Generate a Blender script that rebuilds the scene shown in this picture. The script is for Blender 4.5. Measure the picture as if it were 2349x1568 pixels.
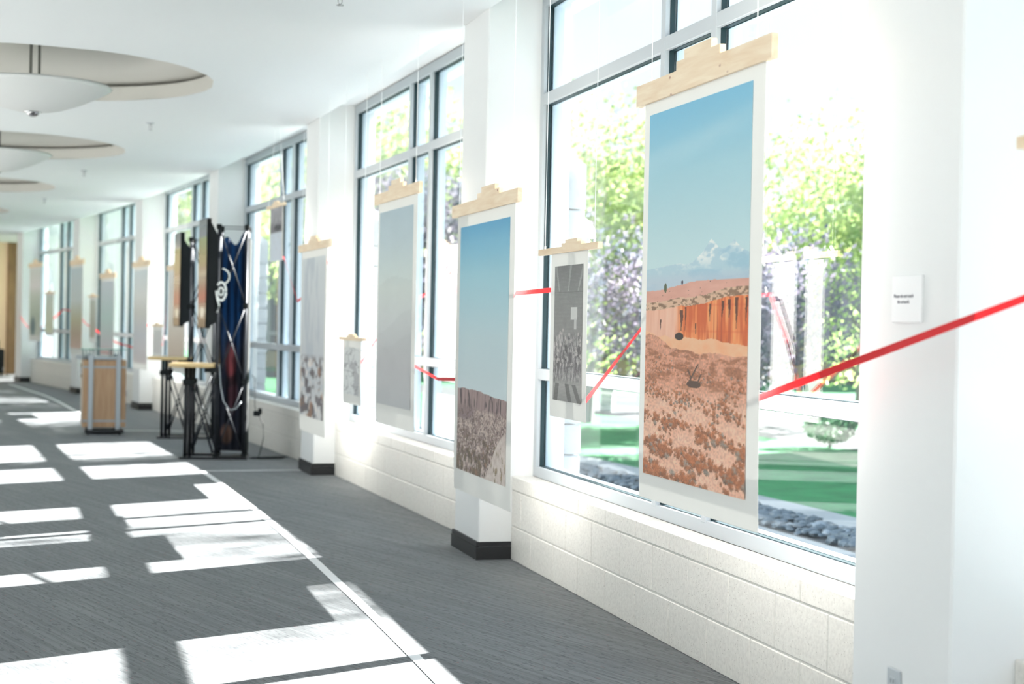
import bpy, bmesh, math, random
import numpy as np
from mathutils import Vector, Matrix
from mathutils.geometry import delaunay_2d_cdt

# ------------------------------------------------------------------ clear
for o in list(bpy.data.objects):
    bpy.data.objects.remove(o, do_unlink=True)
SC = bpy.context.scene
COL = SC.collection
random.seed(7)
RNG = np.random.default_rng(11)

# ------------------------------------------------------------------ camera
CAMH = 1.3125
ROLL, PITCH, FPX = 0.0201, 0.0100, 3614.8
cam = bpy.data.cameras.new('camera')
cam_o = bpy.data.objects.new('camera', cam)
COL.objects.link(cam_o)
cam.sensor_width = 36.0
cam.lens = FPX / 2349.0 * 36.0
cam.clip_start, cam.clip_end = 0.05, 500
cp, sp, cr_, sr_ = math.cos(PITCH), math.sin(PITCH), math.cos(ROLL), math.sin(ROLL)
right0, fwd, up0 = Vector((1, 0, 0)), Vector((0, cp, -sp)), Vector((0, sp, cp))
rt = right0 * cr_ + up0 * sr_
upv = -right0 * sr_ + up0 * cr_
cam_o.matrix_world = Matrix(((rt.x, upv.x, -fwd.x, 0), (rt.y, upv.y, -fwd.y, 0), (rt.z, upv.z, -fwd.z, CAMH), (0, 0, 0, 1)))
cam.dof.use_dof = True
cam.dof.focus_distance = 6.3
cam.dof.aperture_fstop = 2.8
SC.camera = cam_o

# ------------------------------------------------------------------ sky, sun, exposure
SC.view_settings.view_transform = 'Standard'
SC.view_settings.look = 'None'
SC.view_settings.gamma = 1.0
SC.view_settings.exposure = 0.22
SC.view_settings.use_curve_mapping = False
SUN_AZ, SUN_EL = math.radians(40.2), math.radians(22.8)
SUN_E = 50.0
SKY_S = 1.25
W = bpy.data.worlds.new('sky')
SC.world = W
W.use_nodes = True
wt = W.node_tree
wt.nodes.clear()
wo = wt.nodes.new('ShaderNodeOutputWorld')
wb = wt.nodes.new('ShaderNodeBackground')
wr = wt.nodes.new('ShaderNodeValToRGB')
wg = wt.nodes.new('ShaderNodeTexCoord')
ws = wt.nodes.new('ShaderNodeSeparateXYZ')
wt.links.new(wg.outputs['Generated'], ws.inputs[0])
wt.links.new(ws.outputs['Z'], wr.inputs[0])
wr.color_ramp.elements[0].position = 0.0
wr.color_ramp.elements[0].color = (0.88, 0.94, 1.0, 1)
wr.color_ramp.elements[1].position = 0.8
wr.color_ramp.elements[1].color = (0.55, 0.75, 1.0, 1)
wt.links.new(wr.outputs[0], wb.inputs[0])
wb.inputs[1].default_value = SKY_S
wt.links.new(wb.outputs[0], wo.inputs[0])
sun = bpy.data.lights.new('sun', 'SUN')
sun.energy = SUN_E
sun.angle = math.radians(0.53)
sun.color = (1.0, 0.965, 0.915)
sun_o = bpy.data.objects.new('sun', sun)
COL.objects.link(sun_o)
sdir = Vector((math.cos(SUN_AZ) * math.cos(SUN_EL), math.sin(SUN_AZ) * math.cos(SUN_EL), math.sin(SUN_EL)))
sun_o.rotation_euler = (-sdir).to_track_quat('-Z', 'Y').to_euler()
sun_o.location = sdir * 60

# ------------------------------------------------------------------ bay frames (curved window wall)
TH = 0.0442
TV = np.array([-1.1336, 4.7078])
A0 = np.array([0.1719, 8.9224])
AL = -1.2967
D0 = np.array([math.cos(AL), math.sin(AL)])
N0 = np.array([D0[1], -D0[0]])
def R2(t):
    return np.array([[math.cos(t), -math.sin(t)], [math.sin(t), math.cos(t)]])
def bay(k):
    A, d, n = A0.copy(), D0.copy(), N0.copy()
    Rk = R2(TH)
    for _ in range(abs(k)):
        if k > 0:
            A, d, n = Rk @ A + TV, Rk @ d, Rk @ n
        else:
            A, d, n = Rk.T @ (A - TV), Rk.T @ d, Rk.T @ n
    return A, d, n
BAYS = {k: bay(k) for k in range(-4, 9)}
def BP(k, s, off, z=0.0):
    A, d, n = BAYS[k]
    q = A + d * s + n * off
    return Vector((q[0], q[1], z))
CEN = np.array([-107.02, -23.28])
RW = 111.926
T0 = math.atan2(A0[1] - CEN[1], A0[0] - CEN[0])
def PP(r, t, z=0.0):           # r: metres beyond the glass line, t: metres along the wall away from the camera
    a = T0 + t / RW
    return Vector((CEN[0] + (RW + r) * math.cos(a), CEN[1] + (RW + r) * math.sin(a), z))
def zc(y):                     # ceiling underside
    return 3.0855 - 0.0042 * (y - 9)

# ------------------------------------------------------------------ materials
def srgb(r, g, b):
    f = lambda c: ((c / 255.0) / 12.92 if c / 255.0 <= 0.04045 else ((c / 255.0 + 0.055) / 1.055) ** 2.4)
    return (f(r), f(g), f(b), 1)
MATS = {}
def mat(name, col, rough=0.6, metal=0.0, spec=0.5, noise=None, bump=None, transl=0.0):
    if name in MATS:
        return MATS[name]
    m = bpy.data.materials.new(name)
    m.use_nodes = True
    nt = m.node_tree
    b = nt.nodes['Principled BSDF']
    b.inputs['Base Color'].default_value = col
    b.inputs['Roughness'].default_value = rough
    b.inputs['Metallic'].default_value = metal
    b.inputs['Specular IOR Level'].default_value = spec
    if noise or bump:
        tc = nt.nodes.new('ShaderNodeTexCoord')
    if noise:
        sc_, amt = noise
        n = nt.nodes.new('ShaderNodeTexNoise')
        n.inputs['Scale'].default_value = sc_
        n.inputs['Detail'].default_value = 4
        nt.links.new(tc.outputs['Object'], n.inputs['Vector'])
        mx = nt.nodes.new('ShaderNodeMix')
        mx.data_type = 'RGBA'
        mx.inputs[6].default_value = tuple(c * (1 - amt) for c in col[:3]) + (1,)
        mx.inputs[7].default_value = tuple(min(1, c * (1 + amt)) for c in col[:3]) + (1,)
        nt.links.new(n.outputs['Fac'], mx.inputs[0])
        nt.links.new(mx.outputs[2], b.inputs['Base Color'])
    if bump:
        sc_, st = bump
        n2 = nt.nodes.new('ShaderNodeTexNoise')
        n2.inputs['Scale'].default_value = sc_
        nt.links.new(tc.outputs['Object'], n2.inputs['Vector'])
        bp = nt.nodes.new('ShaderNodeBump')
        bp.inputs['Strength'].default_value = st
        bp.inputs['Distance'].default_value = 0.01
        nt.links.new(n2.outputs['Fac'], bp.inputs['Height'])
        nt.links.new(bp.outputs[0], b.inputs['Normal'])
    if transl:
        tr = nt.nodes.new('ShaderNodeBsdfTranslucent')
        tr.inputs[0].default_value = col
        mxs = nt.nodes.new('ShaderNodeMixShader')
        mxs.inputs[0].default_value = transl
        nt.links.new(b.outputs[0], mxs.inputs[1])
        nt.links.new(tr.outputs[0], mxs.inputs[2])
        nt.links.new(mxs.outputs[0], nt.nodes['Material Output'].inputs[0])
    MATS[name] = m
    return m

M_WHITE = mat('white_paint', (0.785, 0.80, 0.80, 1), 0.55, noise=(2.0, 0.015))
M_CEIL = mat('ceiling_paint', (0.83, 0.865, 0.885, 1), 0.8)
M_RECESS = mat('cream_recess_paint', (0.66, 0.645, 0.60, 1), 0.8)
M_BACK = mat('print_back', (0.52, 0.52, 0.515, 1), 0.6, transl=0.14)
M_FRAME = mat('painted_aluminium', (0.47, 0.51, 0.54, 1), 0.5, noise=(5.0, 0.02))
M_FRAMEX = mat('outer_aluminium', (0.66, 0.78, 0.88, 1), 0.4)
M_GASK = mat('black_gasket', (0.010, 0.035, 0.045, 1), 0.5)
M_BASE = mat('black_rubber_base', (0.008, 0.009, 0.011, 1), 0.45)
M_MORT = mat('mortar', (0.66, 0.65, 0.61, 1), 0.9, bump=(60, 0.3))
M_BLACK = mat('black_metal', (0.012, 0.014, 0.018, 1), 0.3, 0.5)
M_BLKP = mat('black_plastic', (0.006, 0.009, 0.010, 1), 0.7, spec=0.25)
M_TUBE = mat('gunmetal_tube', (0.03, 0.035, 0.045, 1), 0.38, 0.45)
M_CHROME = mat('chrome', (0.5, 0.5, 0.52, 1), 0.15, 1.0)
M_ROD = mat('grey_rod', (0.17, 0.17, 0.155, 1), 0.4, 0.1)
M_BOWL = mat('frosted_bowl', (0.86, 0.88, 0.88, 1), 0.45, transl=0.15)
M_TAPE = mat('white_tape', (0.80, 0.81, 0.83, 1), 0.5)
M_ALU = mat('brushed_aluminium', (0.36, 0.40, 0.43, 1), 0.4, 0.4)
M_STONE = mat('pale_stone', (0.50, 0.54, 0.58, 1), 0.8, noise=(8, 0.05), bump=(40, 0.3))
M_CONC = mat('concrete', (0.34, 0.37, 0.39, 1), 0.85, noise=(1.5, 0.1))
M_WIRE = mat('clear_cord', (0.9, 0.92, 0.93, 1), 0.25)
M_CABW = mat('white_cable', (0.82, 0.86, 0.84, 1), 0.4)
M_TAN = mat('tan_stucco', srgb(180, 165, 135), 0.9, noise=(2, 0.05))
M_DGL = mat('dark_window', (0.03, 0.06, 0.09, 1), 0.1)
M_BEIGE = mat('beige_panel', srgb(205, 180, 150), 0.6, noise=(3, 0.02))
M_SIGN = mat('sign_card', (0.85, 0.86, 0.87, 1), 0.5)
M_INK = mat('grey_ink', (0.10, 0.10, 0.14, 1), 0.6)

def wood(name, base, dark, sc=(1, 14, 14), knots=True, rough=0.5):
    m = bpy.data.materials.new(name)
    m.use_nodes = True
    nt = m.node_tree
    b = nt.nodes['Principled BSDF']
    b.inputs['Roughness'].default_value = rough
    tc = nt.nodes.new('ShaderNodeTexCoord')
    mp = nt.nodes.new('ShaderNodeMapping')
    mp.inputs['Scale'].default_value = sc
    nt.links.new(tc.outputs['Object'], mp.inputs[0])
    n = nt.nodes.new('ShaderNodeTexNoise')
    n.inputs['Scale'].default_value = 3.0
    n.inputs['Detail'].default_value = 6
    n.inputs['Distortion'].default_value = 0.6
    nt.links.new(mp.outputs[0], n.inputs['Vector'])
    r = nt.nodes.new('ShaderNodeValToRGB')
    r.color_ramp.elements[0].position = 0.3
    r.color_ramp.elements[0].color = dark
    r.color_ramp.elements[1].position = 0.65
    r.color_ramp.elements[1].color = base
    nt.links.new(n.outputs['Fac'], r.inputs[0])
    out = r.outputs[0]
    if knots:
        mp2 = nt.nodes.new('ShaderNodeMapping')
        mp2.inputs['Scale'].default_value = (6, 6, 11)
        oi = nt.nodes.new('ShaderNodeObjectInfo')
        ad = nt.nodes.new('ShaderNodeVectorMath')
        cx = nt.nodes.new('ShaderNodeCombineXYZ')
        ml = nt.nodes.new('ShaderNodeMath')
        ml.operation = 'MULTIPLY'
        ml.inputs[1].default_value = 13.7
        nt.links.new(oi.outputs['Random'], ml.inputs[0])
        for i in range(3):
            nt.links.new(ml.outputs[0], cx.inputs[i])
        nt.links.new(tc.outputs['Object'], mp2.inputs[0])
        nt.links.new(mp2.outputs[0], ad.inputs[0])
        nt.links.new(cx.outputs[0], ad.inputs[1])
        v = nt.nodes.new('ShaderNodeTexVoronoi')
        v.inputs['Scale'].default_value = 1.0
        nt.links.new(ad.outputs[0], v.inputs['Vector'])
        r2 = nt.nodes.new('ShaderNodeValToRGB')
        r2.color_ramp.elements[0].position = 0.03
        r2.color_ramp.elements[0].color = (1, 1, 1, 1)
        r2.color_ramp.elements[1].position = 0.085
        r2.color_ramp.elements[1].color = (0, 0, 0, 1)
        nt.links.new(v.outputs['Distance'], r2.inputs[0])
        mx = nt.nodes.new('ShaderNodeMix')
        mx.data_type = 'RGBA'
        nt.links.new(r2.outputs[0], mx.inputs[0])
        nt.links.new(out, mx.inputs[6])
        mx.inputs[7].default_value = srgb(150, 85, 60)
        out = mx.outputs[2]
    nt.links.new(out, b.inputs['Base Color'])
    return m
M_PINE = wood('pine', srgb(243, 224, 196), srgb(230, 203, 170), sc=(1.5, 14, 14))
M_MAPLE = wood('maple_laminate', srgb(190, 156, 122), srgb(176, 140, 106), sc=(10, 10, 1.0), knots=False)
M_TTOP = wood('birch_top', srgb(225, 200, 150), srgb(205, 175, 120), knots=False)
M_BROWN = wood('brown_wood', srgb(128, 98, 62), srgb(100, 72, 42), sc=(6, 6, 0.6), knots=False)

def m_block():
    m = bpy.data.materials.new('painted_block')
    m.use_nodes = True
    nt = m.node_tree
    b = nt.nodes['Principled BSDF']
    b.inputs['Roughness'].default_value = 0.42
    g = nt.nodes.new('ShaderNodeNewGeometry')
    v = nt.nodes.new('ShaderNodeTexVoronoi')
    v.inputs['Scale'].default_value = 190
    nt.links.new(g.outputs['Position'], v.inputs['Vector'])
    n = nt.nodes.new('ShaderNodeTexNoise')
    n.inputs['Scale'].default_value = 70
    n.inputs['Detail'].default_value = 3
    nt.links.new(g.outputs['Position'], n.inputs['Vector'])
    cellr = nt.nodes.new('ShaderNodeSeparateColor')
    nt.links.new(v.outputs['Color'], cellr.inputs[0])
    # a few cells are pits
    lt = nt.nodes.new('ShaderNodeMath'); lt.operation = 'LESS_THAN'; lt.inputs[1].default_value = 0.06
    nt.links.new(cellr.outputs[0], lt.inputs[0])
    near = nt.nodes.new('ShaderNodeMath'); near.operation = 'LESS_THAN'; near.inputs[1].default_value = 0.32
    nt.links.new(v.outputs['Distance'], near.inputs[0])
    pit = nt.nodes.new('ShaderNodeMath'); pit.operation = 'MULTIPLY'
    nt.links.new(lt.outputs[0], pit.inputs[0]); nt.links.new(near.outputs[0], pit.inputs[1])
    r = nt.nodes.new('ShaderNodeValToRGB')
    r.color_ramp.elements[0].position = 0.35
    r.color_ramp.elements[0].color = (0.72, 0.70, 0.655, 1)
    r.color_ramp.elements[1].position = 0.6
    r.color_ramp.elements[1].color = (0.80, 0.78, 0.73, 1)
    nt.links.new(n.outputs['Fac'], r.inputs[0])
    mx = nt.nodes.new('ShaderNodeMix'); mx.data_type = 'RGBA'
    nt.links.new(pit.outputs[0], mx.inputs[0])
    nt.links.new(r.outputs[0], mx.inputs[6])
    mx.inputs[7].default_value = (0.36, 0.33, 0.29, 1)
    nt.links.new(mx.outputs[2], b.inputs['Base Color'])
    bp = nt.nodes.new('ShaderNodeBump'); bp.inputs['Strength'].default_value = 0.25; bp.inputs['Distance'].default_value = 0.004
    nt.links.new(n.outputs['Fac'], bp.inputs['Height'])
    nt.links.new(bp.outputs[0], b.inputs['Normal'])
    return m
M_BLOCK = m_block()

def m_carpet():
    m = bpy.data.materials.new('ribbed_carpet')
    m.use_nodes = True
    nt = m.node_tree
    b = nt.nodes['Principled BSDF']
    b.inputs['Roughness'].default_value = 0.7
    b.inputs['Specular IOR Level'].default_value = 0.35
    b.inputs['Sheen Weight'].default_value = 0.2
    b.inputs['Sheen Tint'].default_value = (0.85, 0.93, 1.0, 1)
    b.inputs['Sheen Roughness'].default_value = 0.5
    g = nt.nodes.new('ShaderNodeNewGeometry')
    rot = nt.nodes.new('ShaderNodeMapping')
    rot.inputs['Rotation'].default_value = (0, 0, -math.radians(125))
    nt.links.new(g.outputs['Position'], rot.inputs[0])
    def mapped(sx, sy):
        mm = nt.nodes.new('ShaderNodeMapping')
        mm.inputs['Scale'].default_value = (sx, sy, 1)
        nt.links.new(rot.outputs[0], mm.inputs[0])
        return mm.outputs[0]
    def noise(vec, detail=2.0, rough=0.5):
        n = nt.nodes.new('ShaderNodeTexNoise')
        n.inputs['Scale'].default_value = 1.0
        n.inputs['Detail'].default_value = detail
        n.inputs['Roughness'].default_value = rough
        nt.links.new(vec, n.inputs['Vector'])
        return n.outputs['Fac']
    def ramp(fac, p0, c0, p1, c1):
        r = nt.nodes.new('ShaderNodeValToRGB')
        r.color_ramp.elements[0].position = p0
        r.color_ramp.elements[0].color = c0
        r.color_ramp.elements[1].position = p1
        r.color_ramp.elements[1].color = c1
        nt.links.new(fac, r.inputs[0])
        return r.outputs[0]
    def mult(a, c):
        mm = nt.nodes.new('ShaderNodeMix'); mm.data_type = 'RGBA'; mm.blend_type = 'MULTIPLY'
        mm.inputs[0].default_value = 1.0
        nt.links.new(a, mm.inputs[6]); nt.links.new(c, mm.inputs[7])
        return mm.outputs[2]
    K, WH = (0, 0, 0, 1), (1, 1, 1, 1)
    base = ramp(noise(mapped(1.2, 5), 3), 0.3, (0.080, 0.083, 0.086, 1), 0.7, (0.115, 0.118, 0.117, 1))
    ribs = ramp(noise(mapped(0.7, 44), 2, 0.6), 0.40, (0.66, 0.66, 0.66, 1), 0.60, (1.16, 1.16, 1.16, 1))
    col = mult(base, ribs)
    dash = ramp(noise(mapped(17, 70), 1), 0.34, (0.25, 0.25, 0.28, 1), 0.42, WH)
    col = mult(col, dash)
    fuzz = ramp(noise(mapped(420, 420), 2), 0.3, (0.82, 0.82, 0.82, 1), 0.7, (1.15, 1.15, 1.15, 1))
    col = mult(col, fuzz)
    redf = ramp(noise(mapped(20, 88), 1), 0.71, K, 0.75, WH)
    mm = nt.nodes.new('ShaderNodeMix'); mm.data_type = 'RGBA'
    nt.links.new(redf, mm.inputs[0]); nt.links.new(col, mm.inputs[6]); mm.inputs[7].default_value = (0.16, 0.05, 0.05, 1)
    nt.links.new(mm.outputs[2], b.inputs['Base Color'])
    bp = nt.nodes.new('ShaderNodeBump'); bp.inputs['Strength'].default_value = 0.5; bp.inputs['Distance'].default_value = 0.004
    nt.links.new(ribs, bp.inputs['Height'])
    nt.links.new(bp.outputs[0], b.inputs['Normal'])
    return m
M_CARPET = m_carpet()

def m_glass():
    m = bpy.data.materials.new('window_glass')
    m.use_nodes = True
    nt = m.node_tree
    nt.nodes.clear()
    out = nt.nodes.new('ShaderNodeOutputMaterial')
    lw = nt.nodes.new('ShaderNodeLayerWeight'); lw.inputs[0].default_value = 0.5     # facing = 1 - |cos|
    pw = nt.nodes.new('ShaderNodeMath'); pw.operation = 'POWER'; pw.inputs[1].default_value = 5.0
    nt.links.new(lw.outputs['Facing'], pw.inputs[0])
    fr = nt.nodes.new('ShaderNodeMath'); fr.operation = 'MULTIPLY_ADD'; fr.inputs[1].default_value = 0.92; fr.inputs[2].default_value = 0.04
    nt.links.new(pw.outputs[0], fr.inputs[0])
    tr = nt.nodes.new('ShaderNodeBsdfTransparent'); tr.inputs[0].default_value = (0.975, 0.985, 0.985, 1)
    gl = nt.nodes.new('ShaderNodeBsdfGlossy'); gl.inputs['Roughness'].default_value = 0.0
    mx = nt.nodes.new('ShaderNodeMixShader')
    nt.links.new(fr.outputs[0], mx.inputs[0])
    nt.links.new(tr.outputs[0], mx.inputs[1]); nt.links.new(gl.outputs[0], mx.inputs[2])
    nt.links.new(mx.outputs[0], out.inputs[0])
    return m
M_GLASS = m_glass()

def m_vcol(name, rough=0.55, transl=0.18):
    m = bpy.data.materials.new(name)
    m.use_nodes = True
    nt = m.node_tree
    b = nt.nodes['Principled BSDF']
    b.inputs['Roughness'].default_value = rough
    a = nt.nodes.new('ShaderNodeVertexColor'); a.layer_name = 'print'
    nt.links.new(a.outputs[0], b.inputs['Base Color'])
    if transl:
        tr = nt.nodes.new('ShaderNodeBsdfTranslucent')
        nt.links.new(a.outputs[0], tr.inputs[0])
        mxs = nt.nodes.new('ShaderNodeMixShader'); mxs.inputs[0].default_value = transl
        nt.links.new(b.outputs[0], mxs.inputs[1]); nt.links.new(tr.outputs[0], mxs.inputs[2])
        nt.links.new(mxs.outputs[0], nt.nodes['Material Output'].inputs[0])
    return m
M_PRINT = m_vcol('inkjet_print', 0.5, 0.12)
M_PAPER = mat('white_paper', (0.80, 0.80, 0.77, 1), 0.6, transl=0.14)
M_FABRIC = m_vcol('printed_fabric', 0.8, 0.05)

def m_ribbon():
    m = mat('red_ribbon', (0.82, 0.035, 0.05, 1), 0.4, transl=0.5)
    return m
M_RIB = m_ribbon()

def m_leaf(name, c1, c2, transl=0.5):
    m = bpy.data.materials.new(name)
    m.use_nodes = True
    nt = m.node_tree
    b = nt.nodes['Principled BSDF']
    b.inputs['Roughness'].default_value = 0.6
    g = nt.nodes.new('ShaderNodeNewGeometry')
    n = nt.nodes.new('ShaderNodeTexNoise'); n.inputs['Scale'].default_value = 2.5; n.inputs['Detail'].default_value = 5
    nt.links.new(g.outputs['Position'], n.inputs['Vector'])
    r = nt.nodes.new('ShaderNodeValToRGB')
    r.color_ramp.elements[0].position = 0.35; r.color_ramp.elements[0].color = c1
    r.color_ramp.elements[1].position = 0.65; r.color_ramp.elements[1].color = c2
    nt.links.new(n.outputs['Fac'], r.inputs[0])
    nt.links.new(r.outputs[0], b.inputs['Base Color'])
    tr = nt.nodes.new('ShaderNodeBsdfTranslucent')
    nt.links.new(r.outputs[0], tr.inputs[0])
    mxs = nt.nodes.new('ShaderNodeMixShader'); mxs.inputs[0].default_value = transl
    nt.links.new(b.outputs[0], mxs.inputs[1]); nt.links.new(tr.outputs[0], mxs.inputs[2])
    nt.links.new(mxs.outputs[0], nt.nodes['Material Output'].inputs[0])
    return m
M_LEAFG = m_leaf('spring_leaf', (0.30, 0.44, 0.17, 1), (0.62, 0.70, 0.30, 1))
M_LEAFP = m_leaf('plum_leaf', (0.10, 0.13, 0.17, 1), (0.30, 0.25, 0.33, 1), 0.35)
M_LEAFS = m_leaf('shrub_leaf', (0.02, 0.12, 0.05, 1), (0.06, 0.25, 0.09, 1), 0.3)
M_BARK = mat('bark', (0.22, 0.20, 0.22, 1), 0.9)
def m_lawn():
    m = bpy.data.materials.new('lawn')
    m.use_nodes = True
    nt = m.node_tree
    b = nt.nodes['Principled BSDF']; b.inputs['Roughness'].default_value = 0.9
    g = nt.nodes.new('ShaderNodeNewGeometry')
    n = nt.nodes.new('ShaderNodeTexNoise'); n.inputs['Scale'].default_value = 3; n.inputs['Detail'].default_value = 8
    nt.links.new(g.outputs['Position'], n.inputs['Vector'])
    r = nt.nodes.new('ShaderNodeValToRGB')
    r.color_ramp.elements[0].position = 0.35; r.color_ramp.elements[0].color = (0.012, 0.16, 0.05, 1)
    r.color_ramp.elements[1].position = 0.7; r.color_ramp.elements[1].color = (0.03, 0.26, 0.085, 1)
    nt.links.new(n.outputs['Fac'], r.inputs[0]); nt.links.new(r.outputs[0], b.inputs['Base Color'])
    return m
M_LAWN = m_lawn()
M_PEB = mat('grey_pebble', (0.09, 0.125, 0.16, 1), 0.5)
M_PEB2 = mat('pale_pebble', (0.22, 0.27, 0.32, 1), 0.5)

# ------------------------------------------------------------------ mesh helpers
def obj(name, verts, faces, m, parent=None, smooth=False, mw=None):
    me = bpy.data.meshes.new(name)
    me.from_pydata([tuple(v) for v in verts], [], faces)
    me.materials.append(m)
    if smooth:
        me.polygons.foreach_set('use_smooth', [True] * len(me.polygons))
    me.update()
    o = bpy.data.objects.new(name, me)
    COL.objects.link(o)
    if parent is not None:
        o.parent = parent
    if mw is not None:
        o.matrix_basis = mw
    return o
class MB:
    def __init__(s):
        s.v, s.f = [], []
    def add(s, v, f):
        b = len(s.v)
        s.v += [tuple(x) for x in v]
        s.f += [tuple(i + b for i in q) for q in f]
    def box(s, x0, x1, y0, y1, z0, z1):
        s.add([(x0, y0, z0), (x1, y0, z0), (x1, y1, z0), (x0, y1, z0), (x0, y0, z1), (x1, y0, z1), (x1, y1, z1), (x0, y1, z1)],
              [(0, 3, 2, 1), (4, 5, 6, 7), (0, 1, 5, 4), (1, 2, 6, 5), (2, 3, 7, 6), (3, 0, 4, 7)])
    def bbox(s, x0, x1, y0, y1, z0, z1, b=0.004):      # bevelled box
        bm = bmesh.new()
        bmesh.ops.create_cube(bm, size=1.0)
        for v in bm.verts:
            v.co = Vector(((x0 + x1) / 2 + v.co.x * (x1 - x0), (y0 + y1) / 2 + v.co.y * (y1 - y0), (z0 + z1) / 2 + v.co.z * (z1 - z0)))
        bmesh.ops.bevel(bm, geom=list(bm.edges), offset=b, segments=1, affect='EDGES', profile=0.5)
        bm.verts.ensure_lookup_table()
        for i, v in enumerate(bm.verts):
            v.index = i
        s.add([v.co[:] for v in bm.verts], [tuple(v.index for v in f.verts) for f in bm.faces])
        bm.free()
    def tube(s, pts, r, n=8, cap=True):
        pts = [Vector(p) for p in pts]
        rings = []
        for i, p in enumerate(pts):
            t = (pts[min(i + 1, len(pts) - 1)] - pts[max(i - 1, 0)]).normalized()
            a = t.cross(Vector((0, 0, 1)))
            if a.length < 1e-3:
                a = t.cross(Vector((0, 1, 0)))
            a.normalize(); b = t.cross(a).normalized()
            rr = r[i] if isinstance(r, (list, tuple)) else r
            rings.append([p + (a * math.cos(2 * math.pi * j / n) + b * math.sin(2 * math.pi * j / n)) * rr for j in range(n)])
        v = [q for ring in rings for q in ring]
        f = [(i * n + j, i * n + (j + 1) % n, (i + 1) * n + (j + 1) % n, (i + 1) * n + j) for i in range(len(pts) - 1) for j in range(n)]
        if cap:
            f.append(tuple(range(n))[::-1]); f.append(tuple((len(pts) - 1) * n + j for j in range(n)))
        s.add(v, f)
    def lathe(s, prof, n=32, c=(0, 0, 0)):
        v = [(c[0] + r * math.cos(2 * math.pi * j / n), c[1] + r * math.sin(2 * math.pi * j / n), c[2] + z) for r, z in prof for j in range(n)]
        f = [(i * n + j, i * n + (j + 1) % n, (i + 1) * n + (j + 1) % n, (i + 1) * n + j) for i in range(len(prof) - 1) for j in range(n)]
        s.add(v, f)
    def build(s, name, m, parent=None, smooth=False, mw=None):
        return obj(name, s.v, s.f, m, parent, smooth, mw)
def tag(o, label=None, cat=None, group=None, kind=None):
    if label: o['label'] = label
    if cat: o['category'] = cat
    if group: o['group'] = group
    if kind: o['kind'] = kind
    return o
def empty(name, mw=None, label=None, cat=None, group=None, kind=None):
    o = bpy.data.objects.new(name, None)
    o.empty_display_size = 0.1
    COL.objects.link(o)
    if mw is not None:
        o.matrix_basis = mw
    return tag(o, label, cat, group, kind)
def bay_m(k, s=0.0, off=0.0, z=0.0):     # local x: along the wall towards the camera, local y: out through the glass, z up
    A, d, n = BAYS[k]
    q = A + d * s + n * off
    return Matrix(((d[0], -n[0], 0, q[0]), (d[1], -n[1], 0, q[1]), (0, 0, 1, z), (0, 0, 0, 1)))
def clone(o, name=None, parent=None):
    c = o.copy()
    COL.objects.link(c)
    if parent is not None:
        c.parent = parent
    return c

# ================================================================== STRUCTURE
BAY_W = 4.27          # clear width between columns; the column fills s -0.57 .. 0
KMIN, KMAX = -3, 6
# ---- floor
T_A, T_B = -22.0, 30.5
def strip(name, r0, r1, z, m, ta=T_A, tb=T_B, n=60, flip=False, kind='structure'):
    v, f = [], []
    for i in range(n + 1):
        t = ta + (tb - ta) * i / n
        v += [PP(r0, t, z), PP(r1, t, z)]
    for i in range(n):
        q = (2 * i, 2 * i + 1, 2 * i + 3, 2 * i + 2)
        f.append(q[::-1] if flip else q)
    o = obj(name, v, f, m)
    o['kind'] = kind
    return o
strip('floor', -4.6, 0.02, 0.0, M_CARPET)
strip('floor', -8.6, -4.6, 0.0, mat('pale_bounce_floor', (0.72, 0.72, 0.70, 1), 0.35))  # unseen pale floor added to bounce light onto the ceiling

# ---- ceiling with round recesses
LAMPS = [(-3.525, 11.50), (-5.315, 16.12), (-7.34, 20.62)] + [tuple(PP(-2.95, t)[:2]) for t in (18.9, 23.9)] + [tuple(PP(-2.8, t)[:2]) for t in (-1.5, -6.5)]
RC = 1.295
T_W = 25.22          # the window wall ends here; beyond it the room widens outwards
outer = [PP(-0.345, T_A + (T_W - T_A) * i / 80) for i in range(81)] + [PP(2.2, T_W), PP(2.2, T_B)] + [PP(-8.6, T_B - (T_B - T_A) * i / 30) for i in range(31)]
cv = [Vector((p.x, p.y)) for p in outer]
ce = [(i, (i + 1) % len(cv)) for i in range(len(cv))]
for (lx, ly) in LAMPS:
    b = len(cv)
    for j in range(72):
        cv.append(Vector((lx + RC * math.cos(2 * math.pi * j / 72), ly + RC * math.sin(2 * math.pi * j / 72))))
    ce += [(b + j, b + (j + 1) % 72) for j in range(72)]
res = delaunay_2d_cdt(cv, ce, [], 1, 1e-6)
vv, ff = res[0], res[2]
keep = []
for f in ff:
    c = sum((vv[i] for i in f), Vector((0, 0))) / len(f)
    if any((c.x - lx) ** 2 + (c.y - ly) ** 2 < (RC * 0.985) ** 2 for lx, ly in LAMPS):
        continue
    keep.append(tuple(f)[::-1])
ceil = obj('ceiling', [(v.x, v.y, zc(v.y)) for v in vv], keep, M_CEIL)
ceil['kind'] = 'structure'
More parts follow.
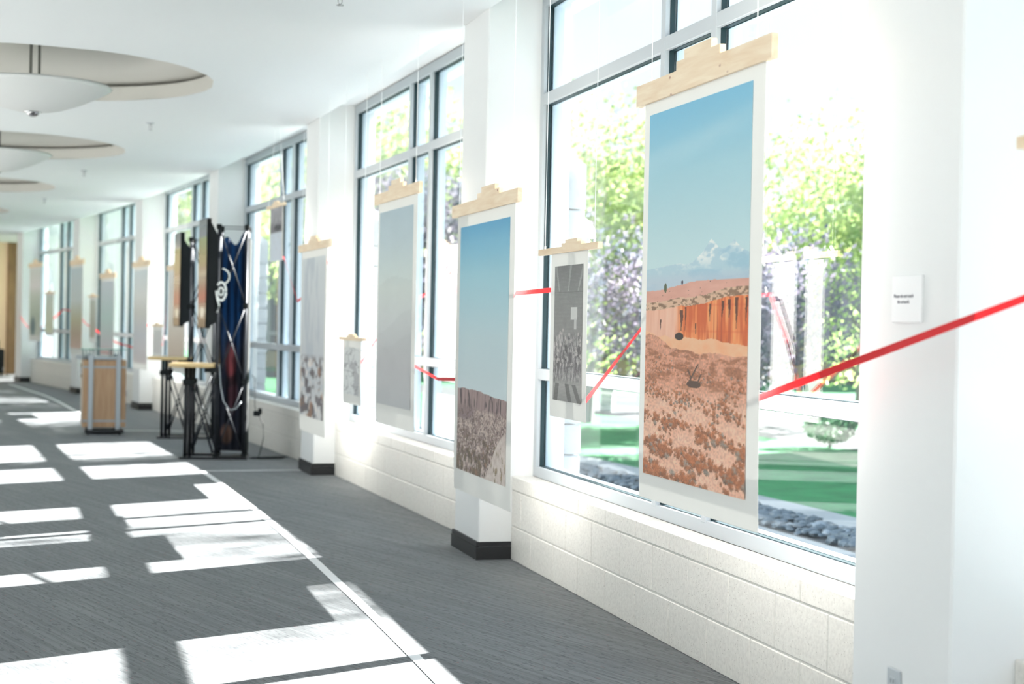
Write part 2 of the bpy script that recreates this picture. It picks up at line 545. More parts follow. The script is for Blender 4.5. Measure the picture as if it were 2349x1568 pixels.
# dropped edge and the raised strip over the windows
v, f = [], []
for i in range(81):
    p = PP(-0.345, T_A + (T_W - T_A) * i / 80)
    v += [(p.x, p.y, zc(p.y)), (p.x, p.y, 3.19)]
f = [(2 * i, 2 * i + 1, 2 * i + 3, 2 * i + 2) for i in range(80)]
obj('ceiling_edge', v, f, M_CEIL, ceil)
v = []
for i in range(81):
    t = T_A + (T_W - T_A) * i / 80
    v += [PP(-0.345, t, 3.185), PP(0.3, t, 3.185)]
obj('raised_soffit', v, [q[::-1] for q in f], M_CEIL, ceil)
for (lx, ly) in LAMPS:
    z0 = zc(ly)
    mb = MB()
    n = 72
    prof = [(RC, 0.0), (RC, 0.112), (RC + 0.10, 0.113), (RC + 0.10, 0.135), (RC - 0.25, 0.17), (RC - 0.6, 0.225), (RC - 0.95, 0.27), (0.001, 0.29)]
    vs = [(lx + r * math.cos(2 * math.pi * j / n), ly + r * math.sin(2 * math.pi * j / n), zc(ly + r * math.sin(2 * math.pi * j / n)) + z) for r, z in prof for j in range(n)]
    fs = [(i * n + j, (i + 1) * n + j, (i + 1) * n + (j + 1) % n, i * n + (j + 1) % n) for i in range(len(prof) - 1) for j in range(n)]
    ro = obj('round_recess', vs, fs, M_RECESS, ceil, smooth=False)
# roof slab above so that no daylight leaks in
v = []
for i in range(81):
    t = T_A + (T_B - T_A) * i / 80
    v += [PP(-9.0, t, 3.75), PP(0.12, t, 3.75)]
rf = obj('trim_1', v, [q[::-1] for q in f], M_CEIL)
rf['kind'] = 'structure'
# fascia above the glass on the outside
v = []
for i in range(81):
    t = T_A + (T_B - T_A) * i / 80
    v += [PP(0.12, t, 3.165), PP(0.12, t, 3.76)]
obj('fascia', v, f, M_STONE, rf)
# back, left and end walls
# left side of the room: unseen wall, openings added to let in fill daylight
def arc_band(name, r, z0, z1, m, parent=None, th=0.12):
    vs, fs = [], []
    for i in range(81):
        t = T_A + (T_B - T_A) * i / 80
        vs += [PP(r, t, z0), PP(r - th, t, z0), PP(r - th, t, z1), PP(r, t, z1)]
    for i in range(80):
        b, c = 4 * i, 4 * i + 4
        fs += [(b + q, b + (q + 1) % 4, c + (q + 1) % 4, c + q) for q in range(4)]
    return obj(name, vs, fs, m, parent)
wl = arc_band('wall_left', -8.6, 0, 0.9, M_WHITE); wl['kind'] = 'structure'
arc_band('header', -8.6, 2.5, 3.75, M_WHITE, wl)
for i in range(18):
    p = PP(-8.66, T_A + 1 + i * 3.0); q = PP(-8.66, T_A + 1.25 + i * 3.0)
    d = (q - p).normalized(); a = math.atan2(d.y, d.x)
    mb = MB(); mb.box(0, .25, -.06, .06, .9, 2.5)
    mb.build('post', M_WHITE, wl, mw=Matrix.Translation((p.x, p.y, 0)) @ Matrix.Rotation(a, 4, 'Z'))
def plane_wall(name, p, q, z0, z1, m, th=0.12):
    p, q = Vector(p), Vector(q)
    d = (q - p).normalized(); n = Vector((-d.y, d.x, 0)) * th
    L = (q - p).length
    mb = MB(); mb.box(0, L, 0, th, z0, z1)
    a = math.atan2(d.y, d.x)
    o = mb.build(name, m, mw=Matrix.Translation((p.x, p.y, 0)) @ Matrix.Rotation(a, 4, 'Z'))
    o['kind'] = 'structure'
    return o
strip('floor', 0.02, 2.2, 0.0, M_CARPET, T_W + 0.2, T_B, 6)
rf2 = strip('trim_2', 0.10, 2.4, 3.75, M_CEIL, T_W - 0.1, T_B, 6)
a, b = PP(-8.8, T_A), PP(0.3, T_A)
plane_wall('wall_back', a, b, 0, 3.75, M_WHITE)
# end wall: beige panel wall with a brown wood post at its right end
e0, e1 = PP(-8.7, 29.15), PP(0.37, 29.15)
wend = plane_wall('wall_end', e0, e1, 0, 3.7, M_BEIGE)
plane_wall('wall_side', PP(0.13, T_W + 0.12), PP(2.3, T_W + 0.12), 0, 3.75, M_WHITE)
plane_wall('wall_right_end', PP(2.2, T_W), PP(2.2, T_B), 0, 0.5, M_WHITE)
mb = MB()
L = (e1 - e0).length
mb.bbox(L - 0.02, L + 0.24, -0.06, 0.14, 0, 3.2, 0.01)
mb.build('wood_post', M_BROWN, wend)
mb = MB(); mb.bbox(L + 0.24, L + 1.0, -0.02, 0.14, 0, 3.2, 0.01)
mb.build('dark_return', mat('dark_brown_paint', srgb(92, 82, 72), 0.6), wend)
mb = MB(); mb.box(0, L, -0.012, 0, 1.02, 1.05)
mb.build('panel_rail', M_BEIGE, wend)

# unseen fill light added to brighten the end wall
p = PP(-1.7, 27.6)
dl = bpy.data.lights.new('end_wall_fill', 'AREA'); dl.shape = 'DISK'; dl.size = 0.5; dl.energy = 90; dl.color = (1.0, 0.93, 0.84)
dlo = bpy.data.objects.new('end_wall_fill', dl); COL.objects.link(dlo)
dlo.location = (p.x, p.y, zc(p.y) - 0.02); dlo.rotation_euler = (math.radians(28), 0, math.radians(30))
mbd = MB()
mbd.lathe([(0.26, 0.02), (0.26, -0.03), (0.31, -0.03), (0.31, 0.02)], 28, (p.x, p.y, zc(p.y)))
mbd.build('fill_ring', M_FRAME, ceil)  # ring added around the unseen fill light
# ---- columns
def column(k):
    A, d, n = BAYS[k]
    mw = bay_m(k)
    mb = MB()
    mb.bbox(-0.57, 0.0, -0.35, 0.14, 0, 3.3, 0.006)     # local y is outward, so the room side is negative
    o = mb.build('column', M_WHITE, mw=mw)
    tag(o, kind='structure')
    mb = MB()
    # rubber base wraps the three room-side faces, with a ridge
    for (h0, h1, pr) in ((0, 0.072, 0.017), (0.074, 0.10, 0.013)):
        mb.box(-0.57 - pr, 0.0 + pr * 0.6, -0.35 - pr, -0.15, h0, h1)
    mb.build('baseboard', M_BASE, o)
    return o
for k in range(KMIN, KMAX):
    column(k)

# ---- low block wall under each window
BL = 0.4064
S0J = 0.392
FACE = -0.161
def block_mesh(name, L, h, depth=0.055):
    mb = MB()
    mb.bbox(0, L, 0, depth, 0, h, 0.0035)
    me = bpy.data.meshes.new(name)
    me.from_pydata(mb.v, [], mb.f); me.materials.append(M_BLOCK)
    return me
BM = {}
def get_block(L, h, dp):
    key = (round(L, 3), round(h, 3), round(dp, 3))
    if key not in BM:
        BM[key] = block_mesh('block', L, h, dp)
    return BM[key]
def sill_wall(k, blocks=True):
    mw = bay_m(k)
    mb = MB()
    mb.box(0.0, BAY_W, FACE + 0.0035, 0.14, 0, 0.466)
    w = mb.build('wall_right', M_MORT if blocks else M_BLOCK, mw=mw)
    tag(w, kind='structure')
    if not blocks:
        return w
    j = 0.007
    for (z0, z1, sh, nm, dp) in ((0.0, 0.186, 0.0, 'block', 0.05), (0.193, 0.386, 0.5, 'block', 0.05), (0.3935, 0.4695, 0.0, 'cap_block', 0.119)):
        s = S0J - BL * (2 + sh) + 0.0
        while s < BAY_W:
            a, b = max(s + j / 2, 0.001), min(s + BL - j / 2, BAY_W - 0.001)
            if b - a > 0.03:
                fr = -0.003 if nm == 'cap_block' else 0.0
                me = get_block(b - a, z1 - z0, dp)
                o = bpy.data.objects.new(nm, me)
                COL.objects.link(o)
                o.parent = w
                o.matrix_basis = Matrix.Translation((a, FACE + fr + random.uniform(-0.0008, 0.0008), z0))
            s += BL
    return w
for k in range(KMIN, KMAX):
    sill_wall(k, blocks=(-1 <= k <= 5))

# ---- windows: three lights wide, three high
VJ = [(0.0, 0.058), (1.885, 1.937), (2.462, 2.515), (BAY_W - 0.058, BAY_W)]
HZ = [(0.4695, 0.527), (1.016, 1.076), (2.556, 2.6185), (3.108, 3.175)]
FIN, FOUT = -0.04, 0.075
def window(k, n):
    mw = bay_m(k)
    mb = MB()
    # outer frame (four sides)
    for (a, b) in (VJ[0], VJ[3]):
        mb.box(a, b, FIN, 0.0, HZ[0][0], HZ[3][1])
    for (a, b) in (HZ[0], HZ[3]):
        mb.box(VJ[0][1], VJ[3][0], FIN, 0.0, a, b)
    w = mb.build('window_%d' % n, M_FRAME, mw=mw)
    tag(w, kind='structure')
    for (a, b) in VJ[1:3]:
        m2 = MB(); m2.bbox(a, b, FIN - 0.002, 0.0, HZ[0][1] - 0.01, HZ[3][0], 0.002)
        m2.build('mullion', M_FRAME, w)
    for (a, b) in HZ[1:3]:
        m2 = MB(); m2.bbox(VJ[0][1], VJ[3][0], FIN, 0.0, a, b, 0.002)
        m2.build('rail', M_FRAME, w)
    m2 = MB()
    for (a, b) in VJ:
        m2.box(a, b, 0.012, FOUT, HZ[0][0], HZ[3][1])
    for (a, b) in HZ:
        m2.box(VJ[0][1], VJ[3][0], 0.012, FOUT, a, b)
    m2.build('outer_frame', M_FRAMEX, w)
    for i in range(3):
        for jz in range(3):
            s0, s1, z0, z1 = VJ[i][1], VJ[i + 1][0], HZ[jz][1], HZ[jz + 1][0]
            g = MB()
            g.box(s0 - 0.01, s1 + 0.01, 0.003, 0.009, z0 - 0.01, z1 + 0.01)
            p = g.build('pane', M_GLASS, w)
            q = MB()
            t = 0.0035
            y0, y1 = -0.020, 0.0032
            q.box(s0, s0 + t, y0, y1, z0, z1); q.box(s1 - t, s1, y0, y1, z0, z1)
            q.box(s0, s1, y0, y1, z1 - t, z1); q.box(s0, s1, y0, y1, z0, z0 + t)
            y0, y1 = 0.0088, 0.014
            q.box(s0, s0 + t, y0, y1, z0, z1); q.box(s1 - t, s1, y0, y1, z0, z1)
            q.box(s0, s1, y0, y1, z1 - t, z1); q.box(s0, s1, y0, y1, z0, z0 + t)
            q.build('gasket', M_GASK, p)
    # exterior sill
    return w
for i, k in enumerate(range(KMIN, KMAX)):
    window(k, i + 1)

# ---- stone piers outside, in line with the columns
def pier(k):
    mw = bay_m(k)
    w = empty('stone_pier', mw, kind='structure')
    z, i = -0.12, 0
    while z < 2.1:
        h = 0.176
        mb = MB()
        o0 = 0.262 - 0.004 * (i % 2)
        if z + h < 2.05:
            mb.bbox(-0.50, -0.06, 0.14, o0, z, z + h - 0.006, 0.008)
        else:
            vs = [(-0.50, 0.14, z), (-0.06, 0.14, z), (-0.06, o0, z), (-0.50, o0, z), (-0.50, 0.14, 2.32), (-0.06, 0.14, 2.32), (-0.06, o0, 2.245), (-0.50, o0, 2.245)]
            mb.add(vs, [(0, 3, 2, 1), (4, 5, 6, 7), (0, 1, 5, 4), (1, 2, 6, 5), (2, 3, 7, 6), (3, 0, 4, 7)])
        mb.build('stone_block', M_STONE, w)
        z += h; i += 1
    return w
for k in range(-1, 6):
    pier(k)

# ================================================================== OUTSIDE
GZ = -0.10
strip('ground', 0.14, 90, GZ - 0.03, mat('far_ground', (0.10, 0.12, 0.10, 1), 0.9), -60, 95, 60)
strip('forecourt', -60, -8.7, GZ, mat('pale_paving', (0.6, 0.6, 0.58, 1), 0.9), -60, 95, 60)
strip('path', 0.14, 2.32, GZ, M_CONC, -20, 60, 80)
strip('kerb', 2.86, 3.22, GZ + 0.02, M_CONC, -20, 60, 80)
lawn = strip('lawn', 3.22, 7.0, GZ + 0.005, M_LAWN, -20, 60, 80)
strip('road', 7.0, 9.2, GZ, mat('asphalt', (0.045, 0.055, 0.065, 1), 0.9, noise=(3, 0.1)), -30, 70, 80)
strip('far_lawn', 9.2, 22, GZ - 0.01, M_LAWN, -30, 80, 60)
# pebble bed between path and kerb
bed = strip('pebble_bed', 2.32, 2.86, GZ - 0.01, mat('bed_soil', (0.08, 0.09, 0.10, 1), 0.9), -20, 60, 80)
PMS = []
for i in range(6):
    bm = bmesh.new()
    bmesh.ops.create_icosphere(bm, subdivisions=1, radius=1.0)
    for v_ in bm.verts:
        v_.co *= random.uniform(0.85, 1.12)
    me = bpy.data.meshes.new('pebble'); bm.to_mesh(me); bm.free()
    me.materials.append(M_PEB if i % 3 else M_PEB2)
    me.polygons.foreach_set('use_smooth', [True] * len(me.polygons))
    PMS.append(me)
def pebble_m(r, t, sc_):
    p = PP(r, t, GZ + 0.012 + random.uniform(0, 0.02))
    return Matrix.Translation(p) @ Matrix.Rotation(random.uniform(0, 6.3), 4, 'Z') @ Matrix.Rotation(random.uniform(-.4, .4), 4, 'X') @ Matrix.Diagonal((sc_ * random.uniform(.8, 1.4), sc_ * random.uniform(.7, 1.1), sc_ * random.uniform(.45, .75), 1))
for i in range(290):
    o = bpy.data.objects.new('pebble', random.choice(PMS)); COL.objects.link(o); o.parent = bed
    o.matrix_basis = pebble_m(random.uniform(2.36, 2.82), random.uniform(0.2, 4.6), random.uniform(0.024, 0.046))
mb = MB()
for i in range(1900):
    me = random.choice(PMS); M_ = pebble_m(random.uniform(2.36, 2.82), random.uniform(0.2, 26), random.uniform(0.03, 0.055))
    mb.add([M_ @ v_.co for v_ in me.vertices], [tuple(p.vertices) for p in me.polygons])
o = mb.build('pebble_fill', M_PEB, bed); o['kind'] = 'stuff'

def tree(name, label, x, y, h, cr, cz, leafm, nleaf, ls, seed, group=None, trunk=0.09, dens=0.6, flat=0.8, cat='tree'):
    rg = random.Random(seed)
    t = empty(name, Matrix.Translation((x, y, GZ)), label, cat, group)
    mb = MB()
    mb.tube([(0, 0, 0), (0.03, 0.02, cz * 0.45), (0.0, 0.05, cz * 0.8), (0.05, 0, cz * 1.1)], [trunk, trunk * .8, trunk * .6, trunk * .35], 8)
    mb.build('trunk', M_BARK, t)
    mb = MB(); tips = []
    for i in range(26):
        a = rg.uniform(0, 6.283); z0 = cz * rg.uniform(0.35, 0.9)
        l = cr * rg.uniform(0.55, 1.0); up = rg.uniform(0.25, 1.2) * (h - z0) * 0.7
        p0 = Vector((0.02, 0.02, z0)); p2 = Vector((math.cos(a) * l, math.sin(a) * l, min(h, z0 + up)))
        p1 = (p0 + p2) / 2 + Vector((0, 0, -0.1 * l)) + Vector((rg.uniform(-.1, .1), rg.uniform(-.1, .1), 0))
        mb.tube([p0, p1, p2], [trunk * .3, trunk * .18, 0.008], 5)
        tips += [p1, p2, (p1 + p2) / 2]
        for q in range(2):
            e = p1.lerp(p2, rg.random()) ; w_ = e + Vector((rg.uniform(-.5, .5), rg.uniform(-.5, .5), rg.uniform(0.1, .7)))
            mb.tube([e, w_], [0.012, 0.005], 4); tips.append(w_)
    mb.build('branches', M_BARK, t)
    vs, fs = [], []
    for i in range(nleaf):
        if rg.random() < dens:
            c = rg.choice(tips) + Vector((rg.gauss(0, .3), rg.gauss(0, .3), rg.gauss(0, .25))) * (cr / 2.2)
        else:
            while True:
                q = Vector((rg.uniform(-1, 1), rg.uniform(-1, 1), rg.uniform(-1, 1)))
                if q.length < 1: break
            c = Vector((q.x * cr, q.y * cr, cz + (h - cz) * .15 + q.z * (h - cz) * flat))
        if c.z < 0.3: continue
        nrm = Vector((rg.gauss(0, 1), rg.gauss(0, 1), rg.gauss(0, 1))).normalized()
        a_ = nrm.orthogonal().normalized(); b_ = nrm.cross(a_)
        s = ls * rg.uniform(0.6, 1.3)
        b = len(vs)
        vs += [c - a_ * s, c - b_ * s * .5, c + a_ * s, c + b_ * s * .5]
        fs.append((b, b + 1, b + 2, b + 3))
    o = obj('foliage', vs, fs, leafm, t); o['kind'] = 'stuff'
    return t
TG = None
tree('leafy_tree', 'tall yellow-green leafy tree seen through the near window left of the large desert print', 1.15, 23.4, 5.3, 1.75, 2.4, M_LEAFG, 15000, 0.06, 1, dens=.75)
tree('leafy_tree', 'airy yellow-green leafy tree seen through the near window right of the large desert print', 5.35, 24.2, 5.4, 1.7, 2.4, M_LEAFG, 15000, 0.06, 2, dens=.75)
tree('leafy_tree', 'yellow-green leafy tree outside the second window from the camera', -1.7, 33, 6.6, 3.0, 3.6, M_LEAFG, 6500, 0.11, 3)
tree('leafy_tree', 'yellow-green leafy tree outside the window behind the black truss display', -7.4, 37, 6.0, 2.2, 3.3, M_LEAFG, 5000, 0.11, 4)
tree('leafy_tree', 'distant hazy green tree beyond the window of the high hanging sketch', -5.0, 44, 6.5, 3.0, 3.5, M_LEAFG, 3800, 0.13, 5)
tree('plum_tree', 'purple-leaved plum tree with tangled branches behind the large desert print', 2.2, 18.2, 2.45, 1.75, 1.45, M_LEAFP, 9500, 0.042, 6, trunk=0.06, dens=.8)
tree('plum_tree', 'purple-leaved plum tree outside the second window from the camera', -1.75, 27.5, 4.4, 1.15, 2.3, M_LEAFP, 6000, 0.07, 7, trunk=0.07)
# unseen hedge, added to keep the lawn in shade
hg = empty('added_shade_hedge', Matrix.Identity(4), 'tall evergreen hedge added to shade the lawn, outside the right edge', 'hedge')
vs = []
for i in range(15):
    t = -12.9 + i * 1.6
    vs += [PP(11.2, t, GZ), PP(12.4, t, GZ), PP(12.4, t, 4.45 + .1 * math.sin(t * 2)), PP(11.2, t, 4.4 + .1 * math.cos(t * 3))]
fs = []
for i in range(14):
    b, c = 4 * i, 4 * i + 4
    fs += [(b + 3, b + 2, c + 2, c + 3), (b, b + 3, c + 3, c), (b + 1, c + 1, c + 2, b + 2)]
fs += [(0, 1, 2, 3), (56, 59, 58, 57)]
obj('hedge_core', vs, fs, M_LEAFS, hg)
rg = random.Random(3); vs, fs = [], []
for i in range(9000):
    t = rg.uniform(-13.1, 9.6); r = rg.choice([11.15, 11.15, 12.45, rg.uniform(11.1, 12.5)]); z = rg.uniform(GZ, 4.6) if abs(r - 11.8) > .6 else rg.uniform(4.35, 4.65)
    c = PP(r + rg.gauss(0, .06), t, z); a_ = Vector((rg.gauss(0, 1), rg.gauss(0, 1), rg.gauss(0, 1))).normalized(); b_ = a_.orthogonal().normalized()
    b = len(vs); q = 0.07; vs += [c - a_ * q, c - b_ * q * .6, c + a_ * q, c + b_ * q * .6]; fs.append((b, b + 1, b + 2, b + 3))
o = obj('foliage', vs, fs, M_LEAFS, hg); o['kind'] = 'stuff'
tree('tall_tree', 'tall thin-leaved tree outside the frame that dapples the sunlight', 13.6, 21.4, 10.2, 2.3, 7.6, M_LEAFG, 1500, 0.10, 9, trunk=0.12, dens=.8)
# shrub in a low planter bed at the lawn edge
sh = empty('round_shrub', Matrix.Translation((3.92, 19.3, GZ)), 'small round green shrub on the far side of the lawn', 'shrub')
rg = random.Random(5)
vs, fs = [], []
for i in range(1500):
    q = Vector((rg.gauss(0, 1), rg.gauss(0, 1), rg.gauss(0, 1))).normalized() * rg.uniform(0.7, 1)
    c = Vector((q.x * .33, q.y * .3, 0.27 + q.z * .22)); a_ = Vector((rg.gauss(0, 1), rg.gauss(0, 1), rg.gauss(0, 1))).normalized(); b_ = a_.orthogonal().normalized()
    b = len(vs); s = 0.03; vs += [c - a_ * s, c - b_ * s * .6, c + a_ * s, c + b_ * s * .6]; fs.append((b, b + 1, b + 2, b + 3))
o = obj('foliage', vs, fs, M_LEAFS, sh); o['kind'] = 'stuff'
mb = MB(); mb.tube([(0, 0, 0), (0.01, 0, .25)], [.025, .015], 6); mb.build('stem', M_BARK, sh)
# stone bench on the road side
bn = empty('stone_bench', Matrix.Translation((2.05, 26.6, GZ)) @ Matrix.Rotation(-0.2, 4, 'Z'), 'pale stone bench beyond the lawn seen below the small engraving', 'bench')
mb = MB(); mb.bbox(-.62, .62, -.2, .2, .40, .50, .01); mb.build('seat', M_STONE, bn)
for sx in (-.42, .42):
    mb = MB(); mb.bbox(sx - .1, sx + .1, -.17, .17, 0, .40, .01); mb.build('leg', M_STONE, bn)
# far building
fb = empty('far_building', Matrix.Translation((3.6, 47, GZ)) @ Matrix.Rotation(math.radians(-8), 4, 'Z'), 'low tan building with dark windows beyond the trees', 'building')
mb = MB(); mb.box(-13, 13, 0.35, 8, 0, 4.6); mb.build('wall', M_TAN, fb)
mb = MB(); mb.box(-13.4, 13.4, -.4, 8.3, 4.6, 4.95); mb.build('roof', M_STONE, fb)
cme = None
wme = None
for i in range(12):
    x = -12.4 + i * 2.2
    if cme is None:
        mb = MB(); mb.box(-.32, .32, 0, .36, 0, 4.6); o = mb.build('pillar', M_TAN, fb); cme = o.data
        mb = MB(); mb.box(-.75, .75, .28, .34, .5, 3.4); w_ = mb.build('window', M_DGL, fb); wme = w_.data
        mb = MB(); mb.box(-.78, .78, .22, .30, 1.0, 1.1); mb.box(-.78, .78, .22, .30, 3.35, 3.45); mb.box(-.04, .04, .22, .3, .5, 3.4); t_ = mb.build('window_bars', M_FRAME, w_); tme = t_.data
        o.location.x = x; w_.location.x = x + 1.1
    else:
        o = bpy.data.objects.new('pillar', cme); COL.objects.link(o); o.parent = fb; o.location.x = x
        w2 = bpy.data.objects.new('window', wme); COL.objects.link(w2); w2.parent = fb; w2.location.x = x + 1.1
        t2 = bpy.data.objects.new('window_bars', tme); COL.objects.link(t2); t2.parent = w2
# wall sconce on the outside of the near stone pier
sc_ = empty('wall_sconce', bay_m(0, -0.2, -0.262, 1.835), 'white half-dome lamp fixed to the outside stone pier', 'lamp')
mb = MB()
n = 16
vs = [(0, 0, 0.125)]
for i in range(1, 7):
    ph = i / 6 * math.pi / 2
    for j in range(n + 1):
        a = math.pi * j / n
        vs.append((0.105 * math.sin(ph) * math.cos(a), 0.105 * math.sin(ph) * math.sin(a), 0.125 * math.cos(ph)))
fs = [(0, 1 + j, 2 + j) for j in range(n)]
for i in range(5):
    for j in range(n):
        b = 1 + i * (n + 1) + j
        fs.append((b, b + n + 1, b + n + 2, b + 1))
obj('shade', vs, fs, M_BOWL, sc_, True)
mb = MB(); mb.box(-.105, .105, 0, .02, -.012, 0.0); mb.tube([(0, .045, -.03), (0, .045, 0)], .03, 10); mb.build('base', M_FRAME, sc_)

# ================================================================== INSIDE: floor tape, ceiling lights, sprinklers
TG = 'white tape lines on the carpet'
def tape(name, pts, w, label):
    pts = [Vector(p) for p in pts]
    vs = []
    for i, p in enumerate(pts):
        t = (pts[min(i + 1, len(pts) - 1)] - pts[max(i - 1, 0)]).normalized()
        nn = Vector((-t.y, t.x, 0)) * w / 2
        for z in (0.0005, 0.0022):
            vs += [Vector((p.x + nn.x, p.y + nn.y, z)), Vector((p.x - nn.x, p.y - nn.y, z))]
    fs = []
    for i in range(len(pts) - 1):
        b = i * 4; c = b + 4
        fs += [(b + 2, b + 3, c + 3, c + 2), (b, c, c + 1, b + 1), (b, b + 2, c + 2, c), (b + 1, c + 1, c + 3, b + 3)]
    fs += [(0, 1, 3, 2), (len(vs) - 4, len(vs) - 2, len(vs) - 1, len(vs) - 3)]
    o = obj(name, vs, fs, M_TAPE)
    tag(o, label, 'floor tape', TG)
tape('floor_tape', [PP(-1.222 - 0.040 * min(1, i / 12), 5.42 - i * 0.5) for i in range(24)], 0.048, 'long white tape line on the carpet along the near windows')
tape('floor_tape', [PP(-1.2, 5.44), PP(-0.75, 5.43), PP(-0.36, 5.42)], 0.048, 'short white tape line from the corner to the white column')
tape('floor_tape', [PP(-1.31, 10.6), PP(-1.315, 12.2), PP(-1.31, 13.5), PP(-1.27, 14.8), PP(-1.20, 16), PP(-1.12, 17.2), PP(-1.04, 18.4), PP(-0.97, 19.6), PP(-0.91, 21.4), PP(-0.83, 22.7), PP(-0.75, 23.9)], 0.05, 'far white tape line on the carpet left of the wooden cart')
tape('floor_tape', [PP(-1.30, 10.6), PP(-0.75, 10.5), PP(-0.36, 10.4)], 0.05, 'short white tape line on the carpet behind the wooden cart')

def pendant(x, y, label, i):
    z0 = zc(y)
    t = empty('pendant_light', Matrix.Translation((x, y, z0 - 0.085)), label, 'light', 'bowl pendants in the round ceiling recesses')
    mb = MB()
    R_ = 0.56
    prof = [(R_ * (1 - q / 15) + 0.03 * q / 15, -0.19 * (1 - (1 - q / 15) ** 1.75)) for q in range(16)]
    prof = [(R_ - .012, -0.002)] + [(R_ - .004, 0.004)] + prof
    inner = [(max(r - 0.012, 0.02), z + 0.012) for r, z in prof[2:]][::-1]
    mb.lathe(prof + inner, 64)
    mb.build('bowl', M_BOWL, t, True)
    mb = MB()
    mb.lathe([(0.0, -0.222), (0.018, -0.220), (0.035, -0.212), (0.045, -0.203), (0.05, -0.196), (0.05, -0.19), (0.068, -0.188), (0.068, -0.178), (0.0, -0.176)], 24)
    mb.build('finial', M_CHROME, t, True)
    for q in range(3):
        a = math.radians(20 + 120 * q)
        mb = MB(); mb.tube([(0.04 * math.cos(a), 0.04 * math.sin(a), -0.17), (0.04 * math.cos(a), 0.04 * math.sin(a), 0.375)], 0.0100, 8)
        mb.build('rod', M_ROD, t)
    mb = MB(); mb.lathe([(0.0, 0.352), (0.075, 0.352), (0.085, 0.362), (0.085, 0.385), (0, 0.385)], 24)
    mb.build('canopy', M_FRAME, t, True)
PL = ['white glass bowl pendant light nearest the camera', 'white glass bowl pendant light second from the camera',
      'white glass bowl pendant light third from the camera, partly cut by the left edge', 'white glass bowl pendant light fourth from the camera']
for i, (x, y) in enumerate(LAMPS[:4]):
    pendant(x, y, PL[i], i)

SG = 'sprinklers in the ceiling'
SPR = [((-0.964, 8.518), 'fire sprinkler at the top edge above the near column'), ((-3.27, 14.1), 'fire sprinkler between the first and second round recess'),
       ((-5.085, 18.6), 'fire sprinkler between the second and third round recess'), ((-6.83, 22.9), 'fire sprinkler beyond the third round recess')]
smb = [MB(), MB(), MB()]
smb[0].lathe([(0, 0.0), (0.036, 0.0), (0.036, -0.004), (0.022, -0.012), (0.012, -0.014), (0.0, -0.014)], 20)
smb[1].tube([(0, 0, -.012), (0, 0, -.034)], .009, 10); smb[1].tube([(-.012, 0, -.03), (-.010, 0, -.05), (0, 0, -.062)], .0025, 6); smb[1].tube([(.012, 0, -.03), (.010, 0, -.05), (0, 0, -.062)], .0025, 6)
smb[2].lathe([(0, -.062), (.02, -.062), (.02, -.065), (0, -.065)], 14)
for (xy, lb) in SPR:
    t = empty('fire_sprinkler', Matrix.Translation((xy[0], xy[1], zc(xy[1]))), lb, 'sprinkler', SG)
    smb[0].build('escutcheon', M_FRAME, t, True); smb[1].build('nozzle', M_CHROME, t, True); smb[2].build('deflector', M_CHROME, t, True)

# ================================================================== PRINTS
def lin(a):
    a = np.asarray(a, float) / 255.0
    return np.where(a <= 0.04045, a / 12.92, ((a + 0.055) / 1.055) ** 2.4)
def vnoise(h, w, fy, fx, seed):
    g = np.random.default_rng(seed)
    gy, gx = int(math.ceil(fy)) + 3, int(math.ceil(fx)) + 3
    G = g.random((gy, gx))
    y = np.linspace(0, fy, h)[:, None]; x = np.linspace(0, fx, w)[None, :]
    yi, xi = np.floor(y).astype(int), np.floor(x).astype(int)
    ty, tx = y - yi, x - xi
    ty, tx = ty * ty * (3 - 2 * ty), tx * tx * (3 - 2 * tx)
    return (G[yi, xi] * (1 - ty) * (1 - tx) + G[yi + 1, xi] * ty * (1 - tx) + G[yi, xi + 1] * (1 - ty) * tx + G[yi + 1, xi + 1] * ty * tx)
def fbm(h, w, fy, fx, seed, oct=4, gain=0.5):
    s, a, t = np.zeros((h, w)), 1.0, 0.0
    for i in range(oct):
        s += a * vnoise(h, w, fy * 2 ** i, fx * 2 ** i, seed + i * 17); t += a; a *= gain
    return s / t
def lerp(a, b, t):
    t = np.clip(t, 0, 1)[..., None]
    return np.asarray(a, float) * (1 - t) + np.asarray(b, float) * t
def grad(v, stops):
    out = np.zeros(v.shape + (3,))
    ps = [s[0] for s in stops]
    for c in range(3):
        out[..., c] = np.interp(v, ps, [s[1][c] for s in stops])
    return out
def sm(x, a, b):
    t = np.clip((x - a) / (b - a), 0, 1)
    return t * t * (3 - 2 * t)
def uvg(h, w):
    v, u = np.meshgrid(np.linspace(0, 1, h), np.linspace(0, 1, w), indexing='ij')
    return u, v
